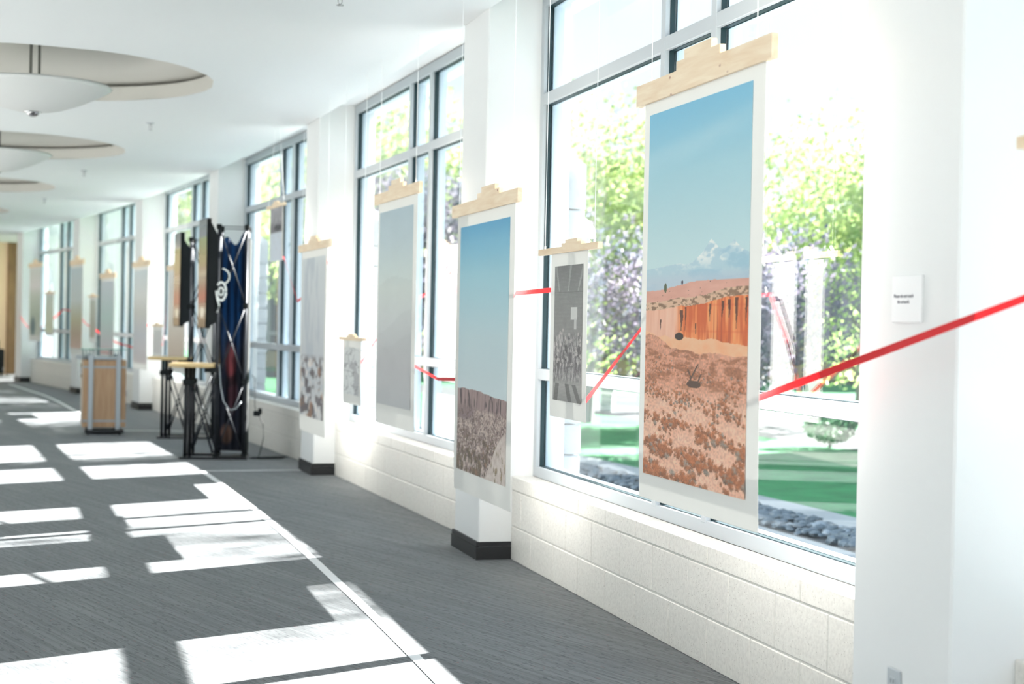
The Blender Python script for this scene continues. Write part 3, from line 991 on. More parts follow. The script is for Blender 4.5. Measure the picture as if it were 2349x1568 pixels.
def scrub(C, u, v, n, seed, v0, v1, body, dark, grey, asp, rmax, tall=1.0, gate=.42):
    g = np.random.default_rng(seed)
    h, w = u.shape
    items = []
    for i in range(n):
        cv = v0 + (v1 - v0) * g.random() ** 1.0
        cu = g.random()
        row = math.sin((cv + .05 * cu) * 85) + .7 * math.sin((cu * 1.7 - cv * 3) * 9 + 1.3)
        if g.random() > .34 + gate * row: continue
        items.append((cv, cu, g.random(), g.random(), g.random()))
    items.sort(reverse=True)
    for cv, cu, a, b, c in items:
        f = 1 - (cv - v0) / (v1 - v0)
        r = rmax * (.22 + .95 * f) * (.5 + a)
        ru, rv = r * asp * (1.2 + .7 * b), r * tall * (.75 + .4 * c)
        i0, i1 = max(0, int((cv - rv) * h) - 1), min(h, int((cv + 1.3 * rv) * h) + 2)
        j0, j1 = max(0, int((cu - ru) * w) - 1), min(w, int((cu + ru) * w) + 2)
        if i1 <= i0 or j1 <= j0: continue
        uu, vv = u[i0:i1, j0:j1], v[i0:i1, j0:j1]
        jag = .9 * g.random(uu.shape)
        d = ((uu - cu) / ru) ** 2 + ((vv - cv) / rv) ** 2 + jag
        col = np.array(grey if b > .90 else body, float) * (.85 + .35 * a)
        tone = lerp(col, dark, sm((vv - cv) / rv, .15, -.7) * (.55 + .4 * c))
        C[i0:i1, j0:j1] = lerp(C[i0:i1, j0:j1], tone, sm(d, 1.25, .75) * .85)
    return C
def p_desert(h, w):
    u, v = uvg(h, w)
    C = grad(v, [(0.55, (196, 218, 220)), (0.68, (178, 208, 214)), (0.82, (160, 200, 212)), (1.0, (122, 184, 212))])
    cl = fbm(h, w, 12, 2.0, 5); C = lerp(C, (205, 222, 225), 0.4 * sm(np.abs(v - 0.86 - 0.06 * u), 0.05, 0.0) * cl + 0.0)
    # snowy mountains and blue haze
    ridge = 0.565 + 0.052 * np.exp(-(np.abs(u - 0.66) / 0.10) ** 1.3) + 0.045 * np.exp(-(np.abs(u - 0.87) / 0.09) ** 1.3) + 0.012 * vnoise(h, w, 1, 9, 3) + 0.01 * u
    mm = v < ridge
    mc = lerp((176, 202, 212), (228, 232, 230), sm(fbm(h, w, 60, 14, 8, 5), 0.42, 0.62) * sm(v, 0.54, 0.60))
    mc = lerp(mc, (140, 182, 202), sm(fbm(h, w, 40, 6, 31, 4), 0.52, 0.7) * 0.5)
    mc = lerp(mc, (188, 196, 208), sm(v, 0.565, 0.53) * 0.6)
    C = np.where(mm[..., None], mc, C)
    # mesa top
    e1 = 0.507 + 0.022 * sm(u, 0.05, 0.6) + 0.002 * vnoise(h, w, 1, 30, 4)
    a1 = v < e1
    mesa = lerp((206, 150, 132), (222, 172, 154), fbm(h, w, 70, 10, 12))
    dots = vnoise(h, w, 190, 62, 77) > 0.93
    mesa = np.where((dots & (vnoise(h, w, 30, 8, 9) > .5))[..., None], np.array((112, 78, 66.)), mesa)
    C = np.where(a1[..., None], mesa, C)
    e2 = 0.452 + 0.012 * sm(u, 0.1, 0.4) + 0.024 * sm(u, 0.45, 0.95) + 0.004 * vnoise(h, w, 1, 26, 14)
    rim = (v < e2 + 0.022) & (v >= e2)
    C = np.where(rim[..., None], lerp((214, 178, 150), (140, 108, 84), sm(fbm(h, w, 160, 40, 15), .5, .65)), C)
    a2 = v < e2
    st = fbm(h, w, 9, 34, 21, 4)
    cliff = lerp((206, 98, 46), (243, 156, 98), sm(st, .3, .7))
    cliff = lerp(cliff, (168, 66, 34), sm(vnoise(h, w, 3, 60, 88), .72, .9) * .6)
    cliff = lerp(cliff, (196, 84, 44), sm(np.abs(((v * 60) % 4) - 2), 1.7, 2.0) * 0.25)
    pale = lerp((222, 164, 136), (240, 196, 172), st)
    cliff = lerp(cliff, pale, sm(u, 0.40, 0.30))
    base = 0.395 - 0.03 * u + 0.03 * (fbm(h, w, 1, 7, 22) - .5)
    skirt = lerp((236, 166, 122), (246, 196, 160), fbm(h, w, 50, 16, 23))
    cliff = np.where((v < base)[..., None], skirt, cliff)
    for (cu, w0, v0, v1) in ((0.385, 0.018, 0.395, 0.455), (0.425, 0.007, 0.40, 0.462), (0.665, 0.010, 0.425, 0.470), (0.775, 0.010, 0.43, 0.476), (0.835, 0.013, 0.43, 0.48), (0.90, 0.014, 0.40, 0.484), (0.985, 0.01, 0.41, 0.485), (0.16, 0.008, 0.40, 0.43), (0.53, 0.006, .385, .42)):
        cc = cu + 0.02 * (fbm(h, w, 30, 1, int(cu * 1000)) - .5)
        kk = (np.abs(u - cc) < w0 * sm(v, v0 - .01, v1)) & (v > v0) & (v < v1)
        cliff = np.where(kk[..., None], cliff * .25 + np.array((42, 20, 14.)), cliff)
    blob = ((u - 0.365) / 0.045) ** 2 + ((v - 0.385) / 0.010) ** 2 < 1
    cliff = np.where(blob[..., None], np.array((48, 32, 28.)), cliff)
    C = np.where(a2[..., None], cliff, C)
    # flats with scrub drawn bush by bush
    e3 = 0.352 + 0.02 * (fbm(h, w, 1, 9, 41) - .5) - 0.012 * u
    e3 = e3 + 0.035 * sm(u, 0.35, 0.1)
    a3 = v < e3
    n1 = fbm(h, w, 95, 13, 51, 4, .65)
    fl = lerp((188, 128, 100), (222, 164, 138), n1)
    fl = lerp(fl, (152, 98, 68), sm(n1, .52, .38) * .7)
    fore = lerp((238, 196, 172), (222, 166, 138), fbm(h, w, 60, 10, 52, 4, .6))
    fl = lerp(fl, fore, sm(v, .275, .20))
    fl = scrub(fl, u, v, 3400, 71, 0.0, .335, (158, 98, 64), (92, 62, 46), (132, 124, 114), 1.45, .0095)
    fl = fl * (0.90 + 0.2 * vnoise(h, w, 230, 90, 61)[..., None])
    C = np.where(a3[..., None], fl, C)
    dt = (((u - .52) / .07) ** 2 + ((v - .262) / .010) ** 2 < 1)
    C = np.where(dt[..., None], np.array((92, 68, 56.)), C)
    for (x0, y0, x1, y1) in ((.47, .265, .56, .315), (.49, .28, .46, .30), (.55, .262, .59, .29)):
        d = np.abs((u - x0) * (y1 - y0) - (v - y0) * (x1 - x0)) / math.hypot(x1 - x0, y1 - y0)
        k_ = (d < .004) & (v > y0) & (v < y1)
        C = np.where(k_[..., None], np.array((96, 72, 60.)), C)
    C = np.where((((u - .21) / .016) ** 2 + ((v - .515) / .013) ** 2 < 1)[..., None], np.array((86, 92, 66.)), C)
    C = np.where((((u - .385) / .010) ** 2 + ((v - .528) / .006) ** 2 < 1)[..., None], np.array((70, 62, 80.)), C)
    return C
def p_canyon(h, w):
    u, v = uvg(h, w)
    C = grad(v, [(0.34, (200, 214, 218)), (0.55, (186, 208, 214)), (0.8, (150, 196, 210)), (0.93, (112, 176, 204)), (1.0, (84, 158, 196))])
    e = 0.335 - 0.022 * sm(u, .3, 1) + 0.006 * vnoise(h, w, 1, 16, 3)
    a = v < e
    top = lerp((126, 104, 104), (176, 152, 148), fbm(h, w, 10, 40, 7, 4, .6))
    top = lerp(top, (68, 56, 58), sm(fbm(h, w, 14, 46, 9, 3), .60, .70))
    mid = lerp((214, 200, 190), (178, 156, 148), fbm(h, w, 60, 26, 11, 4, .7))
    mid = lerp(mid, (124, 104, 110), sm(((u - .15) / .28) ** 2 + ((v - .255) / .055) ** 2, 1, .3) * .8)
    mid = lerp(mid, (140, 116, 110), sm(fbm(h, w, 90, 44, 19, 3, .7), .52, .40) * .75)
    mid = lerp(mid, (92, 74, 72), sm(fbm(h, w, 120, 56, 23, 3, .7), .44, .34) * .8)
    mid = scrub(mid, u, v, 5200, 13, .07, .30, (112, 90, 82), (70, 54, 52), (150, 128, 124), 1.0, .0050, 1.1, .15)
    mid = scrub(mid, u, v, 800, 14, .0, .19, (92, 76, 56), (54, 46, 38), (120, 88, 70), 1.0, .012, 1.5, .2)
    rid = (u * .42 + .03 * np.sin(u * 9) - .235 - v)
    snow = lerp((220, 210, 202), (184, 166, 158), fbm(h, w, 70, 34, 17, 3, .7))
    snow = scrub(snow, u, v, 160, 15, .0, .16, (120, 100, 66), (84, 72, 48), (170, 140, 126), .9, .009, 1.8)
    mid = lerp(mid, snow, sm(rid, -.004, .006) * (v < .2))
    g = lerp(mid, top, sm(v, .245, .275))
    return np.where(a[..., None], g, C)
def p_engraving(h, w):
    u, v = uvg(h, w)
    base = grad(v, [(0, (150, 148, 146)), (.12, (170, 168, 165)), (.3, (128, 122, 124)), (.5, (146, 144, 142)), (.8, (138, 139, 137)), (1, (120, 120, 120))])
    hat = np.sin(v * h * 1.9) * .5 + .5
    base = base * (0.90 + .16 * (hat * fbm(h, w, 30, 10, 3))[..., None] + .06 * fbm(h, w, 160, 60, 4)[..., None])
    for (x0, x1) in ((.05, .18), (.58, .50), (1.02, .84)):
        c = x0 + (x1 - x0) * (1 - v) / .19
        k_ = (np.abs(u - c) < .035 * (0.5 + (v - .81) * 3)) & (v > .81)
        base = np.where(k_[..., None], base * 1.22, base)
    base = np.where((v < .805)[..., None] & (v > .80)[..., None], base * .8, base)
    # arched emblem-free doorway and pale opening
    k_ = (u > .60) & (u < .82) & (v > .60) & (v < .69); base = np.where(k_[..., None], np.array((205, 205, 202.)), base)
    k_ = (u > .72) & (u < .80) & (v > .53) & (v < .61); base = np.where(k_[..., None], np.array((190, 190, 188.)), base)
    # crowd: rows of generic standing figures drawn in light strokes
    rg_ = np.random.default_rng(8)
    for i in range(46):
        cx, cy = rg_.uniform(.03, .97), rg_.uniform(.24, .52)
        hh = rg_.uniform(.05, .09)
        body = (((u - cx) / .05) ** 2 + ((v - cy + hh) / hh) ** 2 < 1)
        head = (((u - cx) / .032) ** 2 + ((v - cy - .008) / .013) ** 2 < 1)
        tone = rg_.uniform(.72, 1.22)
        base = np.where(body[..., None], base * (.5 + .5 * tone), base)
        base = np.where(head[..., None], np.array((178, 172, 170.)), base)
    st = fbm(h, w, 26, 46, 19, 3, .7)
    zone = sm(v, .13, .18) * sm(v, .52, .46)
    base = lerp(base, (206, 202, 200), sm(st, .56, .64) * zone * .6)
    base = lerp(base, (86, 80, 84), sm(st, .42, .34) * zone * .5)
    for (x0, x1) in ((.1, .16), (.62, .50), (.95, .74)):
        c = x0 + (x1 - x0) * v / .13
        k_ = (np.abs(u - c) < .07) & (v < .13)
        base = np.where(k_[..., None], base * .72, base)
    return base
def p_greysky(h, w):
    u, v = uvg(h, w)
    C = grad(v, [(0, (196, 198, 200)), (.2, (200, 200, 202)), (.42, (206, 210, 210)), (.6, (206, 214, 210)), (.68, (198, 210, 208)), (.85, (180, 196, 202)), (1, (172, 190, 198))])
    for (v0, amp, dk) in ((.64, .03, .97), (.43, .10, .975), (.33, .05, .98)):
        k_ = v < v0 + amp * (u - .5) + .02 * np.sin(u * 5 + v0 * 9)
        C = np.where(k_[..., None], C * dk, C)
    return C * (0.985 + .03 * fbm(h, w, 14, 4, 5)[..., None])
def p_mist(h, w):
    u, v = uvg(h, w)
    C = grad(v, [(0, (208, 208, 208)), (.35, (196, 200, 204)), (.6, (202, 206, 210)), (1, (206, 212, 214))])
    C = lerp(C, (178, 186, 194), sm(fbm(h, w, 3, 6, 31), .55, .72) * .7)
    n = fbm(h, w, 18, 7, 33, 3, .5)
    z = sm(v, .40, .34)
    C = lerp(C, (92, 84, 88), sm(n, .52, .38) * z * .9)
    C = lerp(C, (150, 112, 88), sm(fbm(h, w, 14, 6, 35), .58, .70) * z * .8)
    C = lerp(C, (222, 216, 212), sm(n, .60, .70) * z)
    return C
def p_sketch(h, w):
    u, v = uvg(h, w)
    C = np.zeros((h, w, 3)) + np.array((214, 217, 216.))
    n = fbm(h, w, 9, 5, 41, 3)
    line = sm(np.abs(n - .5), .035, .012)
    C = lerp(C, (112, 112, 116), line * .75)
    C = lerp(C, (150, 150, 154), sm(fbm(h, w, 5, 4, 43), .58, .7) * .6)
    return C
def p_dark(h, w):
    u, v = uvg(h, w)
    C = grad(v, [(0, (204, 212, 222)), (.52, (200, 208, 218)), (.55, (120, 118, 122)), (1, (160, 160, 166))])
    C = lerp(C, (46, 48, 54), sm(((u - .62) / .35) ** 2 + ((v - .62) / .07) ** 2, 1, .3) * .8)
    return lerp(C, (190, 192, 196), sm(fbm(h, w, 9, 6, 3), .55, .7) * .4)
def p_grad(stops, blob=None):
    def f(h, w):
        u, v = uvg(h, w)
        C = grad(v + .03 * (fbm(h, w, 3, 3, 6) - .5), stops)
        if blob:
            cu, cv_, ru, rv, col_ = blob
            C = lerp(C, col_, sm(((u - cu) / ru) ** 2 + ((v - cv_) / rv) ** 2, 1, .2))
        return C * 1.05
    return f
def print_mesh(name, s0, s1, z0, z1, y, painter, h, w, parent):
    C = painter(h, w)
    L = np.clip(lin(C) * 1.12, 0, 0.92)
    xs = np.linspace(s0, s1, w); zs = np.linspace(z0, z1, h)
    X, Z = np.meshgrid(xs, zs)
    V = np.stack([X, np.full_like(X, y), Z], -1).reshape(-1, 3)
    idx = np.arange(h * w).reshape(h, w)
    F = np.stack([idx[:-1, :-1], idx[:-1, 1:], idx[1:, 1:], idx[1:, :-1]], -1).reshape(-1, 4)
    me = bpy.data.meshes.new(name)
    me.vertices.add(len(V)); me.vertices.foreach_set('co', V.ravel())
    me.loops.add(F.size); me.loops.foreach_set('vertex_index', F.ravel())
    me.polygons.add(len(F)); me.polygons.foreach_set('loop_start', np.arange(0, F.size, 4)); me.polygons.foreach_set('loop_total', np.full(len(F), 4))
    me.update(calc_edges=True)
    a = me.color_attributes.new('print', 'FLOAT_COLOR', 'POINT')
    a.data.foreach_set('color', np.concatenate([L.reshape(-1, 3), np.ones((h * w, 1))], 1).ravel())
    me.materials.append(M_PRINT)
    o = bpy.data.objects.new(name, me); COL.objects.link(o)
    if parent is not None: o.parent = parent
    return o

OFF = 0.53
PG = 'prints hung from pine bars along the windows'
# k, bar s0, bar s1, paper s0, paper s1, paper bottom, bar bottom, bar height, margins (l, r, top, bottom), painter, resolution, label
def banner(k, b0, b1, p0, p1, zb, zt, bh, mg, painter, res_, label, step=None, cord_in=0.1, converge=0.0, size='print'):
    t = empty('hanging_print', bay_m(k, p0, OFF, zb), label, 'art print', PG)
    H_, W_ = zt - zb, p1 - p0
    # paper with a slight curl along the bottom
    mb = MB(); n = 10
    vs = []
    for i in range(n + 1):
        z = H_ * i / n
        y = 0.006 * math.exp(-z / 0.12)
        vs += [(0, y, z), (W_, y, z), (0, y + .0012, z), (W_, y + .0012, z)]
    fs = []
    for i in range(n):
        b = 4 * i; c = b + 4
        fs += [(b, b + 1, c + 1, c), (b + 2, c + 2, c + 3, b + 3), (b, c, c + 2, b + 2), (b + 1, b + 3, c + 3, c + 1)]
    fs += [(0, 2, 3, 1), (4 * n, 4 * n + 1, 4 * n + 3, 4 * n + 2)]
    pp_ = obj('paper', vs, fs, M_PAPER, t)
    pp_.data.materials.append(M_BACK)
    for q_ in range(n):
        pp_.data.polygons[4 * q_ + 1].material_index = 1
    print_mesh('picture', mg[0], W_ - mg[1], mg[3], H_ - mg[2], -0.0012, painter, res_[0], res_[1], t)
    # pine bar with a stepped top
    q0, q1 = b0 - p0, b1 - p0
    cx = (q0 + q1) / 2 if step is None else step - p0
    bw = b1 - b0
    w1, w2 = bw * 0.162, bw * 0.10
    h1, h2 = bh * 0.36 + .004, bh * 0.72 + .008
    prof = [(q0, H_), (q1, H_), (q1, H_ + bh), (cx + w1, H_ + bh), (cx + w1, H_ + bh + h1), (cx + w2, H_ + bh + h1), (cx + w2, H_ + bh + h2),
            (cx - w2, H_ + bh + h2), (cx - w2, H_ + bh + h1), (cx - w1, H_ + bh + h1), (cx - w1, H_ + bh), (q0, H_ + bh)]
    th = 0.011
    vs = [(x, -th, z) for x, z in prof] + [(x, th, z) for x, z in prof]
    n = len(prof)
    fs = [tuple(range(n)), tuple(range(2 * n - 1, n - 1, -1))] + [(i, i + n, (i + 1) % n + n, (i + 1) % n) for i in range(n)]
    obj('hanger_bar', vs, fs, M_PINE, t)
    ztop = zc(BP(k, (p0 + p1) / 2, OFF).y) - zb
    for sx, sg in ((q0 + cord_in, 1), (q1 - cord_in, -1)):
        mb = MB(); mb.tube([(sx, 0, H_ + bh + .014), (sx + sg * converge, 0, ztop + .002)], 0.0017, 5)
        c = mb.build('cord', M_WIRE, t)
        mb = MB(); mb.tube([(sx + .008 * math.cos(a), 0, H_ + bh + .008 + .008 * math.sin(a)) for a in [x * math.pi / 5 for x in range(11)]], .0016, 5)
        mb.build('eye_hook', M_WIRE, t)
    return t
banner(0, 2.95, 4.135, 3.02, 4.075, 0.69, 2.143, 0.078, (.055, .09, .045, .092), p_desert, (640, 240), 'large print of an orange desert cliff under a blue sky, nearest the camera', cord_in=.13)
banner(0, 0.0, 1.335, 0.105, 1.265, 0.418, 1.905, 0.066, (.075, .085, .062, .115), p_canyon, (480, 190), 'tall print of a rocky snow-dusted canyon below blue sky, before the near white column', step=.78, cord_in=.13)
banner(0, 1.70, 2.53, 1.87, 2.38, 0.92, 1.633, 0.027, (.06, .055, .055, .075), p_engraving, (330, 110), 'small grey engraving of a crowded hall, left of the large desert print', step=2.18, cord_in=.07)
banner(1, 2.93, 4.12, 3.03, 4.05, 0.652, 2.110, 0.070, (.04, .09, .06, .13), p_greysky, (120, 60), 'tall print of a pale grey hazy sky, third large print from the camera', cord_in=.12)
banner(1, 0.16, 1.45, 0.27, 1.33, 0.415, 1.895, 0.060, (.05, .06, .06, .13), p_mist, (160, 70), 'tall misty print with brown and white blotches low down, before the second column', cord_in=.12)
banner(1, 1.87, 2.68, 1.98, 2.58, 0.73, 1.187, 0.024, (.05, .05, .05, .07), p_sketch, (110, 60), 'small low-hung pencil sketch between the misty print and the grey sky print', cord_in=.07)
banner(2, 3.62, 4.38, 3.74, 4.30, 1.86, 2.345, 0.030, (.03, .03, .0, .0), p_dark, (70, 40), 'small dark print hung high in front of a window, right of the black truss display', cord_in=.06, converge=.22)
banner(3, 0.34, 1.62, 0.42, 1.52, 0.62, 2.03, 0.075, (.04, .04, .05, .08), p_grad([(0, (198, 190, 190)), (.3, (190, 192, 198)), (.55, (196, 196, 192)), (.72, (208, 210, 208)), (1, (196, 206, 210))]), (60, 30), 'tall pale print hanging just right of the wooden cart', cord_in=.12)
banner(3, 1.82, 2.62, 1.92, 2.56, 0.80, 1.215, 0.026, (.05, .05, .05, .07), p_grad([(0, (196, 194, 194)), (1, (200, 202, 200))]), (30, 20), 'small pale print hung low behind the back table of the truss display', cord_in=.07)
banner(3, 2.86, 4.05, 2.94, 3.98, 0.66, 1.925, 0.065, (.04, .04, .05, .1), p_grad([(0, (190, 172, 156)), (.2, (205, 190, 176)), (.5, (214, 208, 198)), (1, (206, 206, 204))]), (60, 30), 'tall beige print half hidden behind the black truss display', cord_in=.12)
banner(4, 0.20, 1.44, 0.27, 1.36, 0.70, 2.19, 0.085, (.04, .04, .05, .10), p_grad([(0, (196, 170, 158)), (.18, (176, 160, 142)), (.35, (178, 176, 150)), (.6, (190, 200, 200)), (1, (176, 192, 198))]), (60, 30), 'tall print fading from blue-grey to brown, left of the wooden cart', cord_in=.12)
banner(4, 1.84, 2.60, 1.96, 2.48, 0.93, 1.64, 0.028, (.05, .05, .05, .07), p_grad([(0, (176, 172, 158)), (1, (178, 186, 176))]), (30, 20), 'narrow small grey-olive print above the left side of the wooden cart', cord_in=.07)
banner(4, 2.76, 3.94, 2.84, 3.86, 0.62, 1.92, 0.075, (.04, .04, .05, .14), p_grad([(0, (196, 164, 160)), (.12, (198, 196, 198)), (.5, (180, 202, 198)), (1, (186, 194, 202))]), (60, 30), 'tall pale blue-green print hanging above the wooden cart', cord_in=.12)
banner(5, 1.55, 2.72, 1.62, 2.66, 0.86, 2.24, 0.08, (.04, .04, .05, .10), p_grad([(0, (190, 196, 186)), (.3, (170, 184, 170)), (.6, (190, 200, 190)), (.75, (214, 212, 212)), (1, (202, 206, 200))], (.35, .14, .28, .18, (88, 118, 126))), (60, 30), 'farthest tall print, with a dark teal tree shape low on its left', cord_in=.12)
banner(5, 2.95, 3.85, 3.05, 3.75, 0.98, 1.73, 0.030, (.04, .04, .04, .05), p_grad([(0, (208, 212, 186)), (1, (198, 208, 200))]), (30, 20), 'small pale yellow-green print at the farthest window', cord_in=.06)
banner(-1, 0.585, 1.32, 0.62, 1.22, 1.145, 1.722, 0.028, (.06, .06, .05, .07), p_sketch, (80, 50), 'small print cut by the right edge of the picture', cord_in=.07)

# ---- red ribbon threaded behind the prints
RIB_A = [(-1, 1.4, .50, 1.62), (-1, .64, .49, 1.415), (0, 3.92, .49, 1.089),
         (0, 3.5, .50, 1.22), (0, 3.06, .49, 1.382), (0, 2.27, .49, 1.006), (0, 2.1, .50, 1.26), (0, 1.93, .49, 1.481), (0, 1.16, .49, 1.473), (0, .7, .5, 1.25),
         (0, .10, .49, 1.013), (1, 4.44, .49, .994), (1, 3.9, .49, 1.053), (1, 3.4, .5, 1.15), (1, 3.0, .49, 1.257), (1, 2.36, .49, 1.014), (1, 2.15, .5, 1.03), (1, 2.03, .49, 1.08), (1, 1.81, .49, 1.10),
         (1, 1.6, .49, 1.40), (1, 1.14, .49, 1.80), (1, .7, .5, 1.6), (2, 4.75, .49, 1.49), (2, 4.45, .49, 1.69), (2, 4.2, .49, 1.88), (2, 4.0, .505, 1.95)]
RIB_B = [(3, 2.95, .505, 1.72), (3, 2.74, .49, 1.66), (3, 2.42, .49, .98), (3, 2.1, .5, .98), (3, 1.77, .49, 1.03), (3, 1.43, .49, 1.23), (3, .9, .5, 1.2), (3, .38, .49, 1.5), (3, .3, .49, .9),
         (4, 3.9, .5, .95), (4, 3.0, .49, 1.06), (4, 2.80, .49, 1.03), (4, 2.32, .49, 1.12), (4, 1.6, .5, 1.2), (4, .6, .5, 1.4), (5, 4.4, .5, 1.45), (5, 3.8, .49, 1.33), (5, 3.2, .5, 1.2), (5, 2.5, .5, 1.1), (5, 1.32, .49, 1.11), (5, .6, .49, 1.3)]
def ribbon(P, label):
    pts = [BP(k, s, o_, z) for k, s, o_, z in P]
    # subdivide, with a gentle twist
    Q = []
    for i in range(len(pts) - 1):
        for j in range(10):
            Q.append(pts[i].lerp(pts[i + 1], j / 10))
    Q.append(pts[-1])
    vs, fs = [], []
    L = 0.0
    for i, p in enumerate(Q):
        t = (Q[min(i + 1, len(Q) - 1)] - Q[max(i - 1, 0)]).normalized()
        if i: L += (p - Q[i - 1]).length
        out = Vector((t.y, -t.x, 0)).normalized()
        wv = out.cross(t).normalized()
        if wv.z < 0: wv = -wv
        a = 0.35 * math.sin(L * 2.3)
        dirw = (wv * math.cos(a) + out * math.sin(a)) * 0.0105
        th = (out * math.cos(a) - wv * math.sin(a)) * 0.0004
        vs += [p + dirw - th, p - dirw - th, p + dirw + th, p - dirw + th]
    for i in range(len(Q) - 1):
        b, c = 4 * i, 4 * i + 4
        fs += [(b, b + 1, c + 1, c), (b + 2, c + 2, c + 3, b + 3), (b, c, c + 2, b + 2), (b + 1, b + 3, c + 3, c + 1)]
    o = obj('red_ribbon', vs, fs, M_RIB)
    tag(o, label, 'ribbon')
ribbon(RIB_A, 'near red ribbon zigzagging behind the large desert and canyon prints')
ribbon(RIB_B, 'far thin red ribbon behind the prints beyond the truss displays')

# ---- sign and outlet on the nearest column
def column_face_m(s, z):       # frame on the room face of column -1: x towards the camera, y outward
    return bay_m(-1, s, 0.35, z)
sg = empty('wall_sign', column_face_m(-0.355, 1.345), 'small white card asking visitors not to touch, on the nearest column', 'sign')
mb = MB(); mb.bbox(0, .172, -.007, 0, 0, .128, .001); mb.build('card', M_SIGN, sg)
def text(body, size, loc, parent, m):
    cu = bpy.data.curves.new('lettering', 'FONT')
    cu.body = body; cu.size = size; cu.align_x = 'CENTER'; cu.extrude = 0.0002; cu.resolution_u = 3
    tmp = bpy.data.objects.new('lettering_curve', cu); COL.objects.link(tmp)
    dg = bpy.context.evaluated_depsgraph_get()
    me = bpy.data.meshes.new_from_object(tmp.evaluated_get(dg))
    bpy.data.objects.remove(tmp, do_unlink=True)
    me.materials.clear(); me.materials.append(m)
    o = bpy.data.objects.new('lettering', me); COL.objects.link(o)
    o.parent = parent
    o.matrix_basis = Matrix.Translation(loc) @ Matrix.Rotation(math.radians(90), 4, 'X')
    return o
text('Please do not touch', 0.0142, (.070, -.0076, .068), sg, M_INK)
text('the artwork.', 0.0142, (.070, -.0076, .052), sg, M_INK)
ou = empty('wall_outlet', column_face_m(-0.335, 0.27), 'white electrical outlet low on the nearest column', 'outlet')
mb = MB(); mb.bbox(0, .075, -.007, 0, 0, .115, .003); mb.build('cover_plate', M_FRAME, ou)
for z in (.026, .066):
    mb = MB(); mb.bbox(.02, .055, -.0095, -.006, z, z + .026, .002); s_ = mb.build('socket', M_FRAME, ou)
    mb = MB(); mb.box(.029, .031, -.0100, -.009, z + .01, z + .02); mb.box(.044, .046, -.0100, -.009, z + .01, z + .02); mb.build('slot', M_BLKP, s_)

# ================================================================== BLACK TRUSS DISPLAYS
def p_panel(h, w):
    u, v = uvg(h, w)
    C = grad(v, [(0, (92, 84, 78)), (.07, (92, 84, 78)), (.09, (150, 140, 130)), (.16, (188, 186, 180)), (.22, (140, 110, 105)), (.27, (150, 20, 50)), (.34, (120, 40, 60)), (.42, (110, 108, 104)), (.50, (150, 150, 140)),
                 (.56, (125, 118, 106)), (.60, (122, 128, 92)), (.82, (136, 146, 100)), (.85, (120, 126, 130)), (1, (110, 116, 122))])
    C = lerp(C, (235, 235, 225), sm(((u - .45) / .22) ** 2 + ((v - .14) / .06) ** 2, 1, .3))
    return C
def p_drape(h, w):
    u, v = uvg(h, w)
    C = lerp((8, 34, 66), (10, 58, 104), fbm(h, w, 2, 7, 3))
    C = lerp(C, (12, 18, 34), sm(v, .62, .35))
    C = lerp(C, (120, 56, 60), sm(((u - .42) / .28) ** 2 + ((v - .43) / .12) ** 2, 1, .2) * .85)
    C = lerp(C, (66, 34, 42), sm(((u - .5) / .25) ** 2 + ((v - .27) / .12) ** 2, 1, .2) * .8)
    C = lerp(C, (84, 62, 54), sm(((u - .3) / .3) ** 2 + ((v - .08) / .06) ** 2, 1, .3))
    return C
